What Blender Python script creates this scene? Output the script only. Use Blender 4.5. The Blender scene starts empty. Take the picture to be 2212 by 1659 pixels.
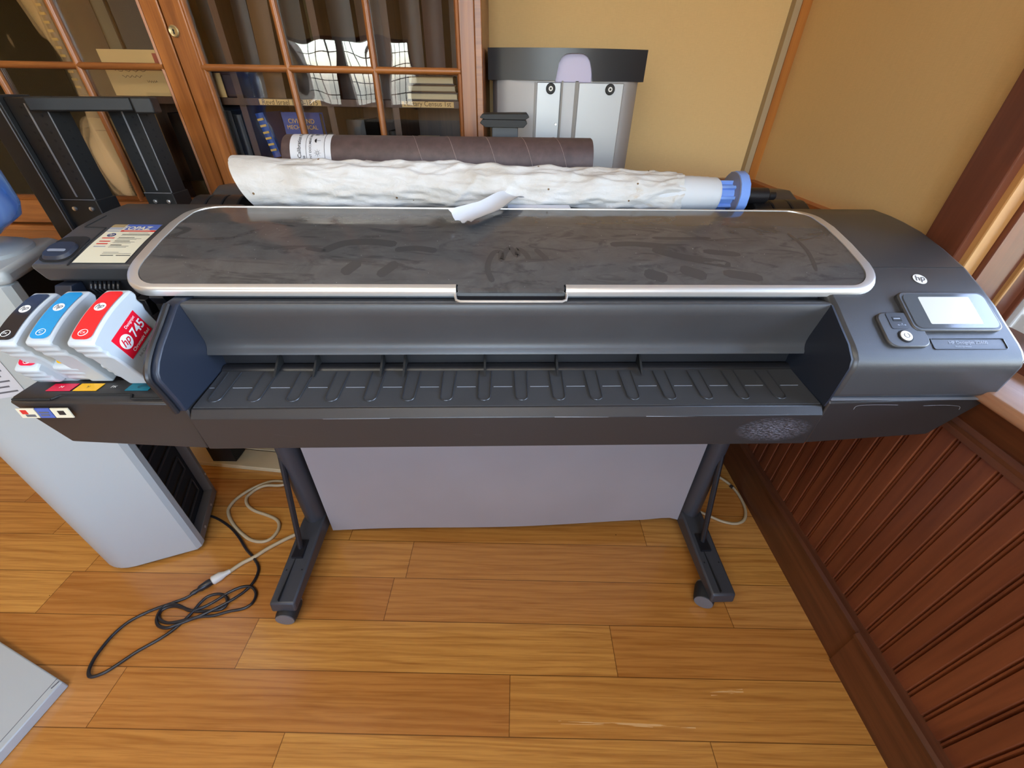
import bpy, bmesh, math, random
from mathutils import Matrix, Vector

random.seed(7)
S = bpy.context.scene
COL = S.collection
PI = math.pi
R = math.radians

# ------------------------------------------------------------------ camera
def set_camera():
    p, r, y = R(35.735), R(0.9325), R(0.2611)
    cy, sy = math.cos(y), math.sin(y)
    fwd = Vector((-sy * math.cos(p), cy * math.cos(p), -math.sin(p)))
    right = Vector((cy, sy, 0))
    up = right.cross(fwd)
    r2 = right * math.cos(r) + up * math.sin(r)
    u2 = up * math.cos(r) - right * math.sin(r)
    cam = bpy.data.cameras.new('camera')
    cam.sensor_fit = 'HORIZONTAL'; cam.sensor_width = 36
    cam.lens = 36 * 886.3 / 2212
    cam.clip_start = 0.02
    ob = bpy.data.objects.new('camera', cam)
    m = Matrix.Identity(4)
    for i in range(3):
        m[i][0] = r2[i]; m[i][1] = u2[i]; m[i][2] = -fwd[i]
    m[2][3] = 1.3
    ob.matrix_world = m
    COL.objects.link(ob); S.camera = ob
set_camera()

# ------------------------------------------------------------------ view, world, sun
S.view_settings.view_transform = 'Standard'
S.view_settings.look = 'None'
S.view_settings.gamma = 1
S.view_settings.use_curve_mapping = False
S.view_settings.exposure = -0.42

world = bpy.data.worlds.new('daylight'); S.world = world
world.use_nodes = True
wn = world.node_tree.nodes; wl = world.node_tree.links
wn.clear()
wo = wn.new('ShaderNodeOutputWorld'); wb = wn.new('ShaderNodeBackground'); sk = wn.new('ShaderNodeTexSky')
sk.sky_type = 'NISHITA'; sk.sun_disc = False
sk.sun_elevation = R(50); sk.sun_rotation = R(0); sk.dust_density = 2.0
wb.inputs['Strength'].default_value = 6.2
tint = wn.new('ShaderNodeMix'); tint.data_type = 'RGBA'; tint.blend_type = 'MULTIPLY'
tint.inputs[0].default_value = 1; tint.inputs[7].default_value = (1.04, .97, .95, 1)
wl.new(sk.outputs[0], tint.inputs[6]); wl.new(tint.outputs[2], wb.inputs[0]); wl.new(wb.outputs[0], wo.inputs[0])

def lamp(name, kind, loc, energy, color=(1, 1, 1), direction=None, size=None, size_y=None):
    l = bpy.data.lights.new(name, kind); l.energy = energy; l.color = color
    if kind == 'AREA':
        l.shape = 'RECTANGLE'; l.size = size; l.size_y = size_y or size
    if kind == 'SUN': l.angle = R(1)
    o = bpy.data.objects.new(name, l); o.location = loc
    if direction: o.rotation_euler = Vector(direction).to_track_quat('-Z', 'Y').to_euler()
    COL.objects.link(o)
    return o
# sun stands behind the house's far corner: lights the ground outside, does not shine in
lamp('sun', 'SUN', (6, 12, 12), 4.0, (1, .95, .87), (0.12, -.6, -.8))
def portal(name, loc, direction, sx, sy):
    o = lamp(name, 'AREA', loc, 1, direction=direction, size=sx, size_y=sy)
    o.data.cycles.is_portal = True
portal('window_daylight', (1.24, -.10, 1.52), (-1, 0, 0), 1.9, 1.35)
portal('window_daylight.001', (-1.78, -2.72, 1.41), (0, 1, 0), 1.3, .64)
portal('window_daylight.002', (.05, -2.72, 1.55), (0, 1, 0), 1.4, 1.5)  # sky portal at the added rear window
# two unseen ceiling lights, added to lift the room's brightness
lamp('added_ceiling_fill', 'AREA', (-1.3, -.5, 2.69), 23, (1, .96, .84), (0, 0, -1), 1.1, .5)
lamp('added_ceiling_fill.001', 'AREA', (-.1, -.9, 2.69), 23, (1, .96, .84), (0, 0, -1), 1.1, .5)
S.cycles.max_bounces = 10
S.cycles.diffuse_bounces = 5
S.cycles.glossy_bounces = 5
S.cycles.transparent_max_bounces = 16
S.cycles.caustics_reflective = False
S.cycles.caustics_refractive = False
S.cycles.sample_clamp_indirect = 6

# ------------------------------------------------------------------ materials
MATS = {}
def srgb(r, g, b):
    f = lambda c: (c / 255 / 12.92) if c / 255 <= .04045 else ((c / 255 + .055) / 1.055) ** 2.4
    return (f(r), f(g), f(b), 1)
class NT:
    def __init__(s, name):
        s.m = bpy.data.materials.new(name); s.m.use_nodes = True
        s.t = s.m.node_tree; s.n = s.t.nodes; s.n.clear()
        s.out = s.n.new('ShaderNodeOutputMaterial')
        MATS[name] = s.m
    def new(s, t, **kw):
        n = s.n.new(t)
        for k, v in kw.items(): setattr(n, k, v)
        return n
    def link(s, a, b): s.t.links.new(a, b)
    def val(s, node, key, v):
        i = node.inputs[key]
        if hasattr(v, 'is_output') or isinstance(v, bpy.types.NodeSocket): s.link(v, i)
        else: i.default_value = v
    def math(s, op, a, b=0.0, clamp=False):
        n = s.new('ShaderNodeMath', operation=op, use_clamp=clamp)
        s.val(n, 0, a); s.val(n, 1, b)
        return n.outputs[0]
    def coord(s, scale=(1, 1, 1), loc=(0, 0, 0), rot=(0, 0, 0)):
        c = s.new('ShaderNodeTexCoord'); m = s.new('ShaderNodeMapping')
        m.inputs['Scale'].default_value = scale; m.inputs['Location'].default_value = loc
        m.inputs['Rotation'].default_value = rot
        s.link(c.outputs['Object'], m.inputs['Vector'])
        return m.outputs[0]
    def noise(s, vec, scale, detail=4, rough=.55, dist=0.0):
        n = s.new('ShaderNodeTexNoise'); s.link(vec, n.inputs['Vector'])
        n.inputs['Scale'].default_value = scale; n.inputs['Detail'].default_value = detail
        n.inputs['Roughness'].default_value = rough; n.inputs['Distortion'].default_value = dist
        return n.outputs['Fac']
    def ramp(s, fac, stops, interp='LINEAR'):
        n = s.new('ShaderNodeValToRGB'); e = n.color_ramp.elements
        n.color_ramp.interpolation = interp
        while len(e) < len(stops): e.new(.5)
        for i, (p, c) in enumerate(stops):
            e[i].position = p; e[i].color = c if len(c) == 4 else (*c, 1)
        s.link(fac, n.inputs[0])
        return n.outputs[0]
    def mix(s, fac, a, b, blend='MIX'):
        n = s.new('ShaderNodeMix', data_type='RGBA', blend_type=blend)
        s.val(n, 0, fac); s.val(n, 6, a); s.val(n, 7, b)
        return n.outputs[2]
    def bump(s, h, strength=.2, dist=.002):
        n = s.new('ShaderNodeBump'); n.inputs['Strength'].default_value = strength
        n.inputs['Distance'].default_value = dist
        s.link(h, n.inputs['Height'])
        return n.outputs[0]
    def bsdf(s, color, rough=.5, metal=0.0, normal=None, coat=0.0, spec=.5, emit=None, estr=0, trans=0, ior=1.5, coat_rough=.05, alpha=1):
        b = s.new('ShaderNodeBsdfPrincipled')
        s.val(b, 'Base Color', color); s.val(b, 'Roughness', rough); s.val(b, 'Metallic', metal)
        b.inputs['Coat Weight'].default_value = coat
        b.inputs['Coat Roughness'].default_value = coat_rough
        b.inputs['Specular IOR Level'].default_value = spec
        b.inputs['Transmission Weight'].default_value = trans
        b.inputs['IOR'].default_value = ior
        if normal: s.link(normal, b.inputs['Normal'])
        if emit: b.inputs['Emission Color'].default_value = emit; b.inputs['Emission Strength'].default_value = estr
        s.link(b.outputs[0], s.out.inputs[0])
        return b
def plain(name, color, rough=.5, metal=0.0, var=.0, bump=0.0, bscale=400, **kw):
    t = NT(name)
    c = color; nrm = None
    if var:
        v = t.coord()
        n = t.noise(v, 6, 5)
        lo = tuple(x * (1 - var) for x in color[:3]) + (1,); hi = tuple(min(1, x * (1 + var)) for x in color[:3]) + (1,)
        c = t.ramp(n, [(.3, lo), (.7, hi)])
    if bump:
        v = t.coord()
        nrm = t.bump(t.noise(v, bscale, 2), bump, .001)
    t.bsdf(c, rough, metal, nrm, **kw)
    return t.m
def wood(name, base, dark, rough=.35, axis=2, scale=14, coat=0.15, contrast=1.0):
    t = NT(name)
    sc = [scale, scale, scale]; sc[axis] = scale * .07
    v = t.coord(scale=tuple(sc))
    a = t.noise(v, 3, 6, .6, .6)
    sc2 = [scale * 9] * 3; sc2[axis] = scale * .25
    b = t.noise(t.coord(scale=tuple(sc2)), 2, 3)
    c1 = t.ramp(a, [(.3, dark), (.62, base)])
    c2 = t.mix(t.math('MULTIPLY', t.math('SUBTRACT', .62, b, True), 1.2 * contrast), c1, dark)
    t.bsdf(c2, rough, 0, t.bump(b, .06, .001), coat=coat, coat_rough=.2)
    return t.m

plain('printer_plastic', (.046, .047, .050, 1), .38, bump=.12, bscale=900, var=.12)
plain('printer_plastic_smooth', (.03, .031, .035, 1), .30)
plain('printer_plastic_black', (.010, .010, .012, 1), .38, bump=.1, bscale=700)
plain('printer_blue_black', (.016, .021, .034, 1), .42)
plain('bay_black', (.008, .008, .010, 1), .5)
plain('bezel_silver', (.72, .71, .68, 1), .33, .75)
plain('seam_pale', (.30, .32, .36, 1), .3, .3)  # pale grey for the seam strip, guide lines and small marks
plain('rubber_black', (.012, .012, .012, 1), .6)
plain('rack_black', (.007, .007, .007, 1), .58, var=.25, bump=.1, bscale=300)
plain('rack_edge', (.20, .20, .21, 1), .45)
plain('hole_black', (.003, .003, .003, 1), .7)
plain('bolt_steel', (.62, .62, .62, 1), .3, .9)
plain('caster_grey', (.14, .14, .145, 1), .5)
plain('stand_grey', (.040, .042, .048, 1), .42, bump=.1, bscale=600)
plain('cartridge_white', (.48, .53, .56, 1), .38)
plain('cartridge_shade', (.60, .62, .64, 1), .5)
plain('ink_black', (.018, .017, .020, 1), .18)
plain('ink_cyan', srgb(32, 140, 200), .18)
plain('ink_red', srgb(228, 40, 44), .18)
plain('ink_magenta', srgb(214, 26, 62), .2)
plain('ink_yellow', srgb(238, 180, 10), .25)
plain('ink_navy', srgb(18, 58, 110), .25)
plain('label_red', srgb(226, 26, 48), .25)
plain('label_teal', srgb(20, 116, 140), .25)
plain('screen_cover', (.10, .11, .125, 1), .08, coat=.6)
plain('print_white', (.86, .86, .84, 1), .4)
plain('print_black', (.012, .012, .014, 1), .5)
plain('print_grey', (.10, .10, .11, 1), .5)
plain('print_blue', srgb(70, 92, 160), .4)
plain('print_navy', srgb(40, 50, 100), .4)
plain('print_red', srgb(190, 44, 40), .4)
plain('sticker_cream', srgb(206, 200, 176), .35)
plain('label_paper', (.52, .52, .54, 1), .5)
plain('printed_grey', (.30, .31, .34, 1), .4)
plain('spindle_blue', srgb(120, 158, 232), .22, coat=.3)
plain('spindle_grey', (.22, .22, .27, 1), .35)
plain('cooler_white', (.40, .43, .42, 1), .35, bump=.06, bscale=500)
plain('cooler_grille', (.004, .004, .005, 1), .75)
plain('cooler_coil', (.02, .02, .022, 1), .3)
plain('panel_white', (.42, .46, .455, 1), .4)
plain('cord_black', (.012, .011, .013, 1), .35)
plain('cord_beige', srgb(176, 158, 126), .5)
plain('plug_white', srgb(210, 206, 196), .45)
plain('cream_board', srgb(208, 190, 150), .5, var=.08)
plain('silver_panel', (.40, .39, .40, 1), .45, .35)
plain('silver_panel_light', (.46, .475, .495, 1), .38, .3)
plain('silver_trim', (.20, .18, .165, 1), .45, .3)
plain('cabinet_cap', (.018, .018, .022, 1), .33)
plain('cabinet_lavender', srgb(198, 192, 226), .4)
plain('lock_brass', srgb(190, 176, 136), .3, .85)
plain('leather_brown', srgb(52, 32, 20), .5, var=.3)  # book covers darkened for the shade inside the bookcase
plain('leather_dark', srgb(24, 19, 18), .5, var=.3)
plain('book_grey', srgb(50, 47, 43), .6, var=.25)
plain('book_green', srgb(60, 56, 34), .6, var=.3)
plain('book_tan', srgb(92, 64, 34), .6, var=.3)
plain('book_blue', srgb(34, 62, 132), .55, var=.15)
plain('book_wine', srgb(48, 20, 18), .55, var=.2)
plain('gold_print', srgb(200, 160, 70), .4, .3)
plain('page_edge', srgb(200, 184, 150), .7)
plain('envelope_tan', srgb(206, 170, 112), .6, var=.06)
plain('stamp_red', srgb(150, 60, 44), .6)
plain('news_print', srgb(140, 120, 84), .7, var=.06)
plain('news_ink', srgb(86, 66, 44), .7)
plain('glass_smoke', (.02, .02, .02, 1), .1)
plain('window_white', (.82, .85, .87, 1), .35)
plain('ceiling_white', (.78, .76, .72, 1), .8)
plain('trim_greige', srgb(168, 148, 116), .6)
plain('grass_dry', srgb(205, 192, 150), .9, var=.35)
plain('concrete_pale', srgb(196, 194, 184), .9, var=.1)
plain('shrub_green', srgb(96, 104, 60), .8, var=.4)

wood('bookcase_wood', srgb(160, 98, 46), srgb(112, 62, 26), .36, 2, 10)
wood('bookcase_wood_wide', srgb(160, 98, 46), srgb(112, 62, 26), .36, 0, 10)
wood('bookcase_inside', srgb(88, 60, 40), srgb(58, 36, 24), .5, 2, 9, 0)  # inside wood darkened, the case's inner shade put into its colour
wood('wainscot_wood', srgb(126, 70, 42), srgb(98, 50, 30), .38, 2, 7, .1, .35)
wood('wainscot_trim', srgb(108, 64, 40), srgb(76, 42, 27), .34, 1, 8, .15, .6)
wood('casing_wood', srgb(118, 68, 48), srgb(88, 48, 34), .36, 2, 7, .15, .5)
wood('casing_lit', srgb(206, 156, 96), srgb(176, 120, 66), .4, 2, 8, .1, .5)  # lit copy of the casing wood, paler where it faces the window
wood('sill_wood', srgb(180, 138, 108), srgb(150, 102, 74), .3, 1, 8, .3, .6)
wood('rail_orange', srgb(176, 104, 52), srgb(140, 74, 34), .36, 1, 9)
wood('corner_orange', srgb(182, 118, 52), srgb(156, 94, 38), .36, 2, 9)

def make_floor_mat():
    t = NT('floor_oak')
    c = t.new('ShaderNodeTexCoord'); sp = t.new('ShaderNodeSeparateXYZ')
    t.link(c.outputs['Object'], sp.inputs[0])
    X, Y = sp.outputs[0], sp.outputs[1]
    pitch, off, L = .1330, .845 - .1330 * 30, 1.05
    ry = t.math('DIVIDE', t.math('SUBTRACT', Y, off), pitch)
    row = t.math('FLOOR', ry); fy = t.math('FRACT', ry)
    wnz = t.new('ShaderNodeTexWhiteNoise', noise_dimensions='1D'); t.link(row, wnz.inputs['W'])
    rx = t.math('DIVIDE', t.math('ADD', X, t.math('MULTIPLY', wnz.outputs['Value'], 7.3)), L)
    colm = t.math('FLOOR', rx); fx = t.math('FRACT', rx)
    cb = t.new('ShaderNodeCombineXYZ'); t.link(row, cb.inputs[0]); t.link(colm, cb.inputs[1])
    w2 = t.new('ShaderNodeTexWhiteNoise', noise_dimensions='3D'); t.link(cb.outputs[0], w2.inputs['Vector'])
    tone = w2.outputs['Value']
    base = t.ramp(tone, [(0, srgb(180, 120, 58)), (.35, srgb(196, 138, 66)), (.7, srgb(206, 152, 76)), (1, srgb(188, 130, 72))])
    # grain runs along the board, shifted board by board
    gv = t.new('ShaderNodeCombineXYZ')
    t.link(t.math('ADD', X, t.math('MULTIPLY', tone, 31.0)), gv.inputs[0]); t.link(Y, gv.inputs[1])
    t.link(t.math('MULTIPLY', tone, 17.0), gv.inputs[2])
    mp = t.new('ShaderNodeMapping'); mp.inputs['Scale'].default_value = (1.1, 26, 1); t.link(gv.outputs[0], mp.inputs[0])
    g1 = t.noise(mp.outputs[0], 1.6, 5, .6, 1.3)
    mp2 = t.new('ShaderNodeMapping'); mp2.inputs['Scale'].default_value = (5, 190, 1); t.link(gv.outputs[0], mp2.inputs[0])
    g2 = t.noise(mp2.outputs[0], 1.5, 3, .5, .3)
    mp3 = t.new('ShaderNodeMapping'); mp3.inputs['Scale'].default_value = (1.4, 9, 1); t.link(gv.outputs[0], mp3.inputs[0])
    wv = t.new('ShaderNodeTexWave', wave_type='BANDS', bands_direction='Y'); t.link(mp3.outputs[0], wv.inputs['Vector'])
    wv.inputs['Scale'].default_value = 1.6; wv.inputs['Distortion'].default_value = 9; wv.inputs['Detail'].default_value = 2; wv.inputs['Detail Scale'].default_value = .8
    col = t.mix(t.math('MULTIPLY', t.math('SUBTRACT', .56, g1, True), 2.2, True), base, srgb(150, 92, 36))
    col = t.mix(t.math('MULTIPLY', t.math('SUBTRACT', .5, g2, True), 1.5, True), col, srgb(120, 66, 24))
    col = t.mix(t.math('MULTIPLY', t.math('POWER', wv.outputs['Fac'], 4.0), .28), col, srgb(134, 74, 28))
    ey = t.math('MINIMUM', fy, t.math('SUBTRACT', 1.0, fy))
    ex = t.math('MINIMUM', fx, t.math('SUBTRACT', 1.0, fx))
    ly = t.math('LESS_THAN', ey, .008); lx = t.math('LESS_THAN', ex, .0010)
    line = t.math('MAXIMUM', ly, lx)
    col = t.mix(t.math('MULTIPLY', line, .72), col, srgb(66, 36, 14))
    # little dark specks
    vo = t.new('ShaderNodeTexVoronoi'); t.link(c.outputs['Object'], vo.inputs['Vector']); vo.inputs['Scale'].default_value = 7
    col = t.mix(t.math('LESS_THAN', vo.outputs['Distance'], .022), col, srgb(70, 40, 20))
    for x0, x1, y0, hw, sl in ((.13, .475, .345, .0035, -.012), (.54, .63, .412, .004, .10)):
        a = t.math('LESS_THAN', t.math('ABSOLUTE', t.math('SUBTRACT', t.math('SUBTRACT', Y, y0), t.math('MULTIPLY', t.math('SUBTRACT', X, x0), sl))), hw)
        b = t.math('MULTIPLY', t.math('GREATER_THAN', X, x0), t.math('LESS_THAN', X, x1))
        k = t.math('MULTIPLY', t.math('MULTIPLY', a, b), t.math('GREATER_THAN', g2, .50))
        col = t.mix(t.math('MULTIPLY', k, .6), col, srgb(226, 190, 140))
    rough = t.math('ADD', .15, t.math('MULTIPLY', t.noise(t.coord(), 3, 4), .14))
    h = t.math('SUBTRACT', t.math('MULTIPLY', g1, .25), line)
    t.bsdf(col, rough, 0, t.bump(h, .16, .0012), spec=.5, coat=.35, coat_rough=.14)
make_floor_mat()

def make_wallpaper(name, base, var):
    t = NT(name)
    a = t.noise(t.coord(scale=(700, 700, 40)), 1, 2)
    b = t.noise(t.coord(scale=(60, 60, 800)), 1, 2)
    w = t.math('MULTIPLY', t.math('ADD', a, b), .5)
    big = t.noise(t.coord(), 1.3, 3)
    c = t.ramp(w, [(.3, tuple(x * (1 - var) for x in base[:3]) + (1,)), (.7, base)])
    c = t.mix(t.math('MULTIPLY', big, .12), c, srgb(186, 150, 96))
    t.bsdf(c, .75, 0, t.bump(w, .15, .0008))
make_wallpaper('wallpaper', srgb(224, 190, 134), .10)

def make_lid_glass():
    t = NT('lid_glass')
    v = t.coord()
    dust = t.noise(t.coord(scale=(9, 14, 9)), 1.2, 6, .65, .8)
    smear = t.noise(t.coord(scale=(7, 26, 10), rot=(0, 0, .6)), 1.0, 4, .6, 1.8)
    sp = t.noise(v, 260, 2)
    d = t.math('MULTIPLY', t.ramp(dust, [(.35, (0, 0, 0)), (.7, (1, 1, 1))]), .35)
    d = t.math('ADD', d, .65)
    d = t.math('MULTIPLY', d, t.ramp(smear, [(.36, (.62, .62, .62)), (.46, (1, 1, 1))]))
    col = t.mix(d, (.014, .014, .014, 1), (.085, .082, .080, 1))
    col = t.mix(t.math('GREATER_THAN', sp, .76), col, (.28, .28, .28, 1))
    t.bsdf(col, t.math('ADD', .05, t.math('MULTIPLY', d, .10)), 0, None, spec=.55)
make_lid_glass()
plain('lid_smear', (.050, .048, .047, 1), .14)

def make_pane(name, wav=.0, tint=(1, 1, 1, 1)):
    t = NT(name)
    tr = t.new('ShaderNodeBsdfTransparent'); tr.inputs[0].default_value = tint
    gl = t.new('ShaderNodeBsdfGlossy'); gl.inputs['Roughness'].default_value = .01
    fr = t.new('ShaderNodeFresnel'); fr.inputs['IOR'].default_value = 1.5
    mx = t.new('ShaderNodeMixShader')
    if wav:
        n = t.noise(t.coord(scale=(1, 1, .6)), 7, 1, .4)
        b = t.bump(n, wav, .02)
        t.link(b, gl.inputs['Normal'])
    t.link(fr.outputs[0], mx.inputs[0]); t.link(tr.outputs[0], mx.inputs[1]); t.link(gl.outputs[0], mx.inputs[2])
    t.link(mx.outputs[0], t.out.inputs[0])
make_pane('bookcase_glass', .10)
make_pane('window_glass', 0)

def make_paper_wrap():
    t = NT('paper_wrap')
    v = t.coord()
    n = t.noise(t.coord(scale=(5, 9, 9)), 1.4, 5, .6, .4)
    col = t.ramp(n, [(.35, (.47, .44, .40, 1)), (.55, (.56, .55, .535, 1))])
    st = t.noise(t.coord(scale=(7, 16, 16), loc=(3.1, 1, 2)), 1.2, 5, .7, .6)
    col = t.mix(t.ramp(st, [(.62, (0, 0, 0)), (.74, (.75, .75, .75))]), col, srgb(176, 150, 112))
    vo = t.new('ShaderNodeTexVoronoi'); t.link(v, vo.inputs['Vector']); vo.inputs['Scale'].default_value = 26
    col = t.mix(t.math('LESS_THAN', vo.outputs['Distance'], .07), col, srgb(110, 84, 54))
    h = t.noise(t.coord(scale=(26, 40, 40)), 1.5, 6, .62, .5)
    t.bsdf(col, .62, 0, t.bump(h, .55, .006))
make_paper_wrap()
plain('paper_white', (.56, .58, .61, 1), .5)
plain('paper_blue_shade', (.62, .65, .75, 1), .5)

def make_sheet():
    t = NT('bin_fabric')
    w = t.noise(t.coord(scale=(60, 60, 500)), 1, 2)
    big = t.noise(t.coord(), 2.2, 3)
    col = t.ramp(big, [(.3, (.29, .262, .255, 1)), (.7, (.33, .30, .295, 1))])
    t.bsdf(col, .8, 0, t.bump(w, .12, .0008))
make_sheet()

def make_tube():
    t = NT('tube_card')
    n = t.noise(t.coord(scale=(30, 30, 30)), 1.5, 5, .6)
    col = t.ramp(n, [(.3, srgb(64, 50, 50)), (.7, srgb(82, 66, 65))])
    c = t.new('ShaderNodeTexCoord'); sp = t.new('ShaderNodeSeparateXYZ'); t.link(c.outputs['Object'], sp.inputs[0])
    t.bsdf(col, .55)
make_tube()
plain('tube_seam', srgb(128, 112, 108), .6)
plain('tube_end', srgb(140, 116, 92), .7)

def make_water():
    t = NT('bottle_blue')
    t.bsdf(t.ramp(t.noise(t.coord(scale=(1, 1, .6)), 9, 3, .5, 1.2), [(.35, (.05, .17, .62, 1)), (.65, (.30, .52, 1.0, 1))]), .07, 0, t.bump(t.noise(t.coord(), 9, 2), .5, .02), trans=.5, ior=1.3, coat=.4)
make_water()

def make_front_scuff():
    # lower front fascia: same plastic, base darkened for the floor's reflection, with rubbed pale scratches
    t = NT('fascia_plastic')
    v = t.coord()
    n = t.noise(t.coord(scale=(120, 120, 700)), 1, 4, .7, .8)
    c = t.new('ShaderNodeTexCoord'); sp = t.new('ShaderNodeSeparateXYZ'); t.link(c.outputs['Object'], sp.inputs[0])
    dx = t.math('DIVIDE', t.math('SUBTRACT', sp.outputs[0], .495), .075)
    dz = t.math('DIVIDE', t.math('SUBTRACT', sp.outputs[2], .775), .034)
    rr = t.math('ADD', t.math('MULTIPLY', dx, dx), t.math('MULTIPLY', dz, dz))
    m = t.math('SUBTRACT', 1.0, rr, True)
    m = t.math('MULTIPLY', m, t.ramp(n, [(.48, (0, 0, 0)), (.62, (1, 1, 1))]))
    col = t.mix(t.math('MULTIPLY', m, .7), (.024, .022, .022, 1), (.30, .30, .36, 1))
    t.bsdf(col, .36, 0, t.bump(t.noise(v, 800, 2), .1, .001))
make_front_scuff()

def make_screen():
    t = NT('screen_lit')
    b = t.bsdf((.1, .1, .1, 1), .15, emit=(.88, .96, 1, 1), estr=1.05)
make_screen()
NT('fill_diffuser').bsdf((.8, .8, .8, 1), .5, emit=(1, .92, .8, 1), estr=2)  # glowing face of the added ceiling lights

# ------------------------------------------------------------------ mesh builder
I4 = Matrix.Identity(4)
WM = {}
_tc = {}
def text2d(s, size=1.0, shear=0.0, bold=0.0):
    k = (s, shear, bold)
    if k not in _tc:
        cu = bpy.data.curves.new('t', 'FONT'); cu.body = s; cu.size = 1; cu.shear = shear; cu.offset = bold
        cu.resolution_u = 3
        ob = bpy.data.objects.new('t', cu); COL.objects.link(ob)
        bpy.context.view_layer.update()
        dg = bpy.context.evaluated_depsgraph_get()
        me = bpy.data.meshes.new_from_object(ob.evaluated_get(dg))
        V = [(v.co.x, v.co.y) for v in me.vertices]; F = [tuple(p.vertices) for p in me.polygons]
        bpy.data.objects.remove(ob); bpy.data.curves.remove(cu); bpy.data.meshes.remove(me)
        xs = [v[0] for v in V]; ys = [v[1] for v in V]
        _tc[k] = ([(v[0] - (min(xs) + max(xs)) / 2, v[1] - (min(ys) + max(ys)) / 2) for v in V], F, max(xs) - min(xs), max(ys) - min(ys))
    V, F, w, h = _tc[k]
    return [(x * size, y * size) for x, y in V], F, w * size, h * size

def rrect(x0, x1, y0, y1, r, n=5):
    out = []
    for cx, cy, a in ((x1 - r, y1 - r, 0), (x0 + r, y1 - r, 90), (x0 + r, y0 + r, 180), (x1 - r, y0 + r, 270)):
        for i in range(n + 1):
            t = R(a + 90 * i / n); out.append((cx + r * math.cos(t), cy + r * math.sin(t)))
    return out
def circ(cx, cy, r, n=24, ry=None):
    return [(cx + r * math.cos(2 * PI * i / n), cy + (ry or r) * math.sin(2 * PI * i / n)) for i in range(n)]
def catmull(pts, n=6, closed=False):
    out = []; N = len(pts); P = [Vector(p) for p in pts]
    for i in range(N - 1):
        a = P[max(i - 1, 0)]; b = P[i]; c = P[i + 1]; d = P[min(i + 2, N - 1)]
        for k in range(n):
            t = k / n
            out.append(.5 * ((2 * b) + (c - a) * t + (2 * a - 5 * b + 4 * c - d) * t * t + (3 * b - a - 3 * c + d) * t ** 3))
    out.append(P[-1])
    return out

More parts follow.
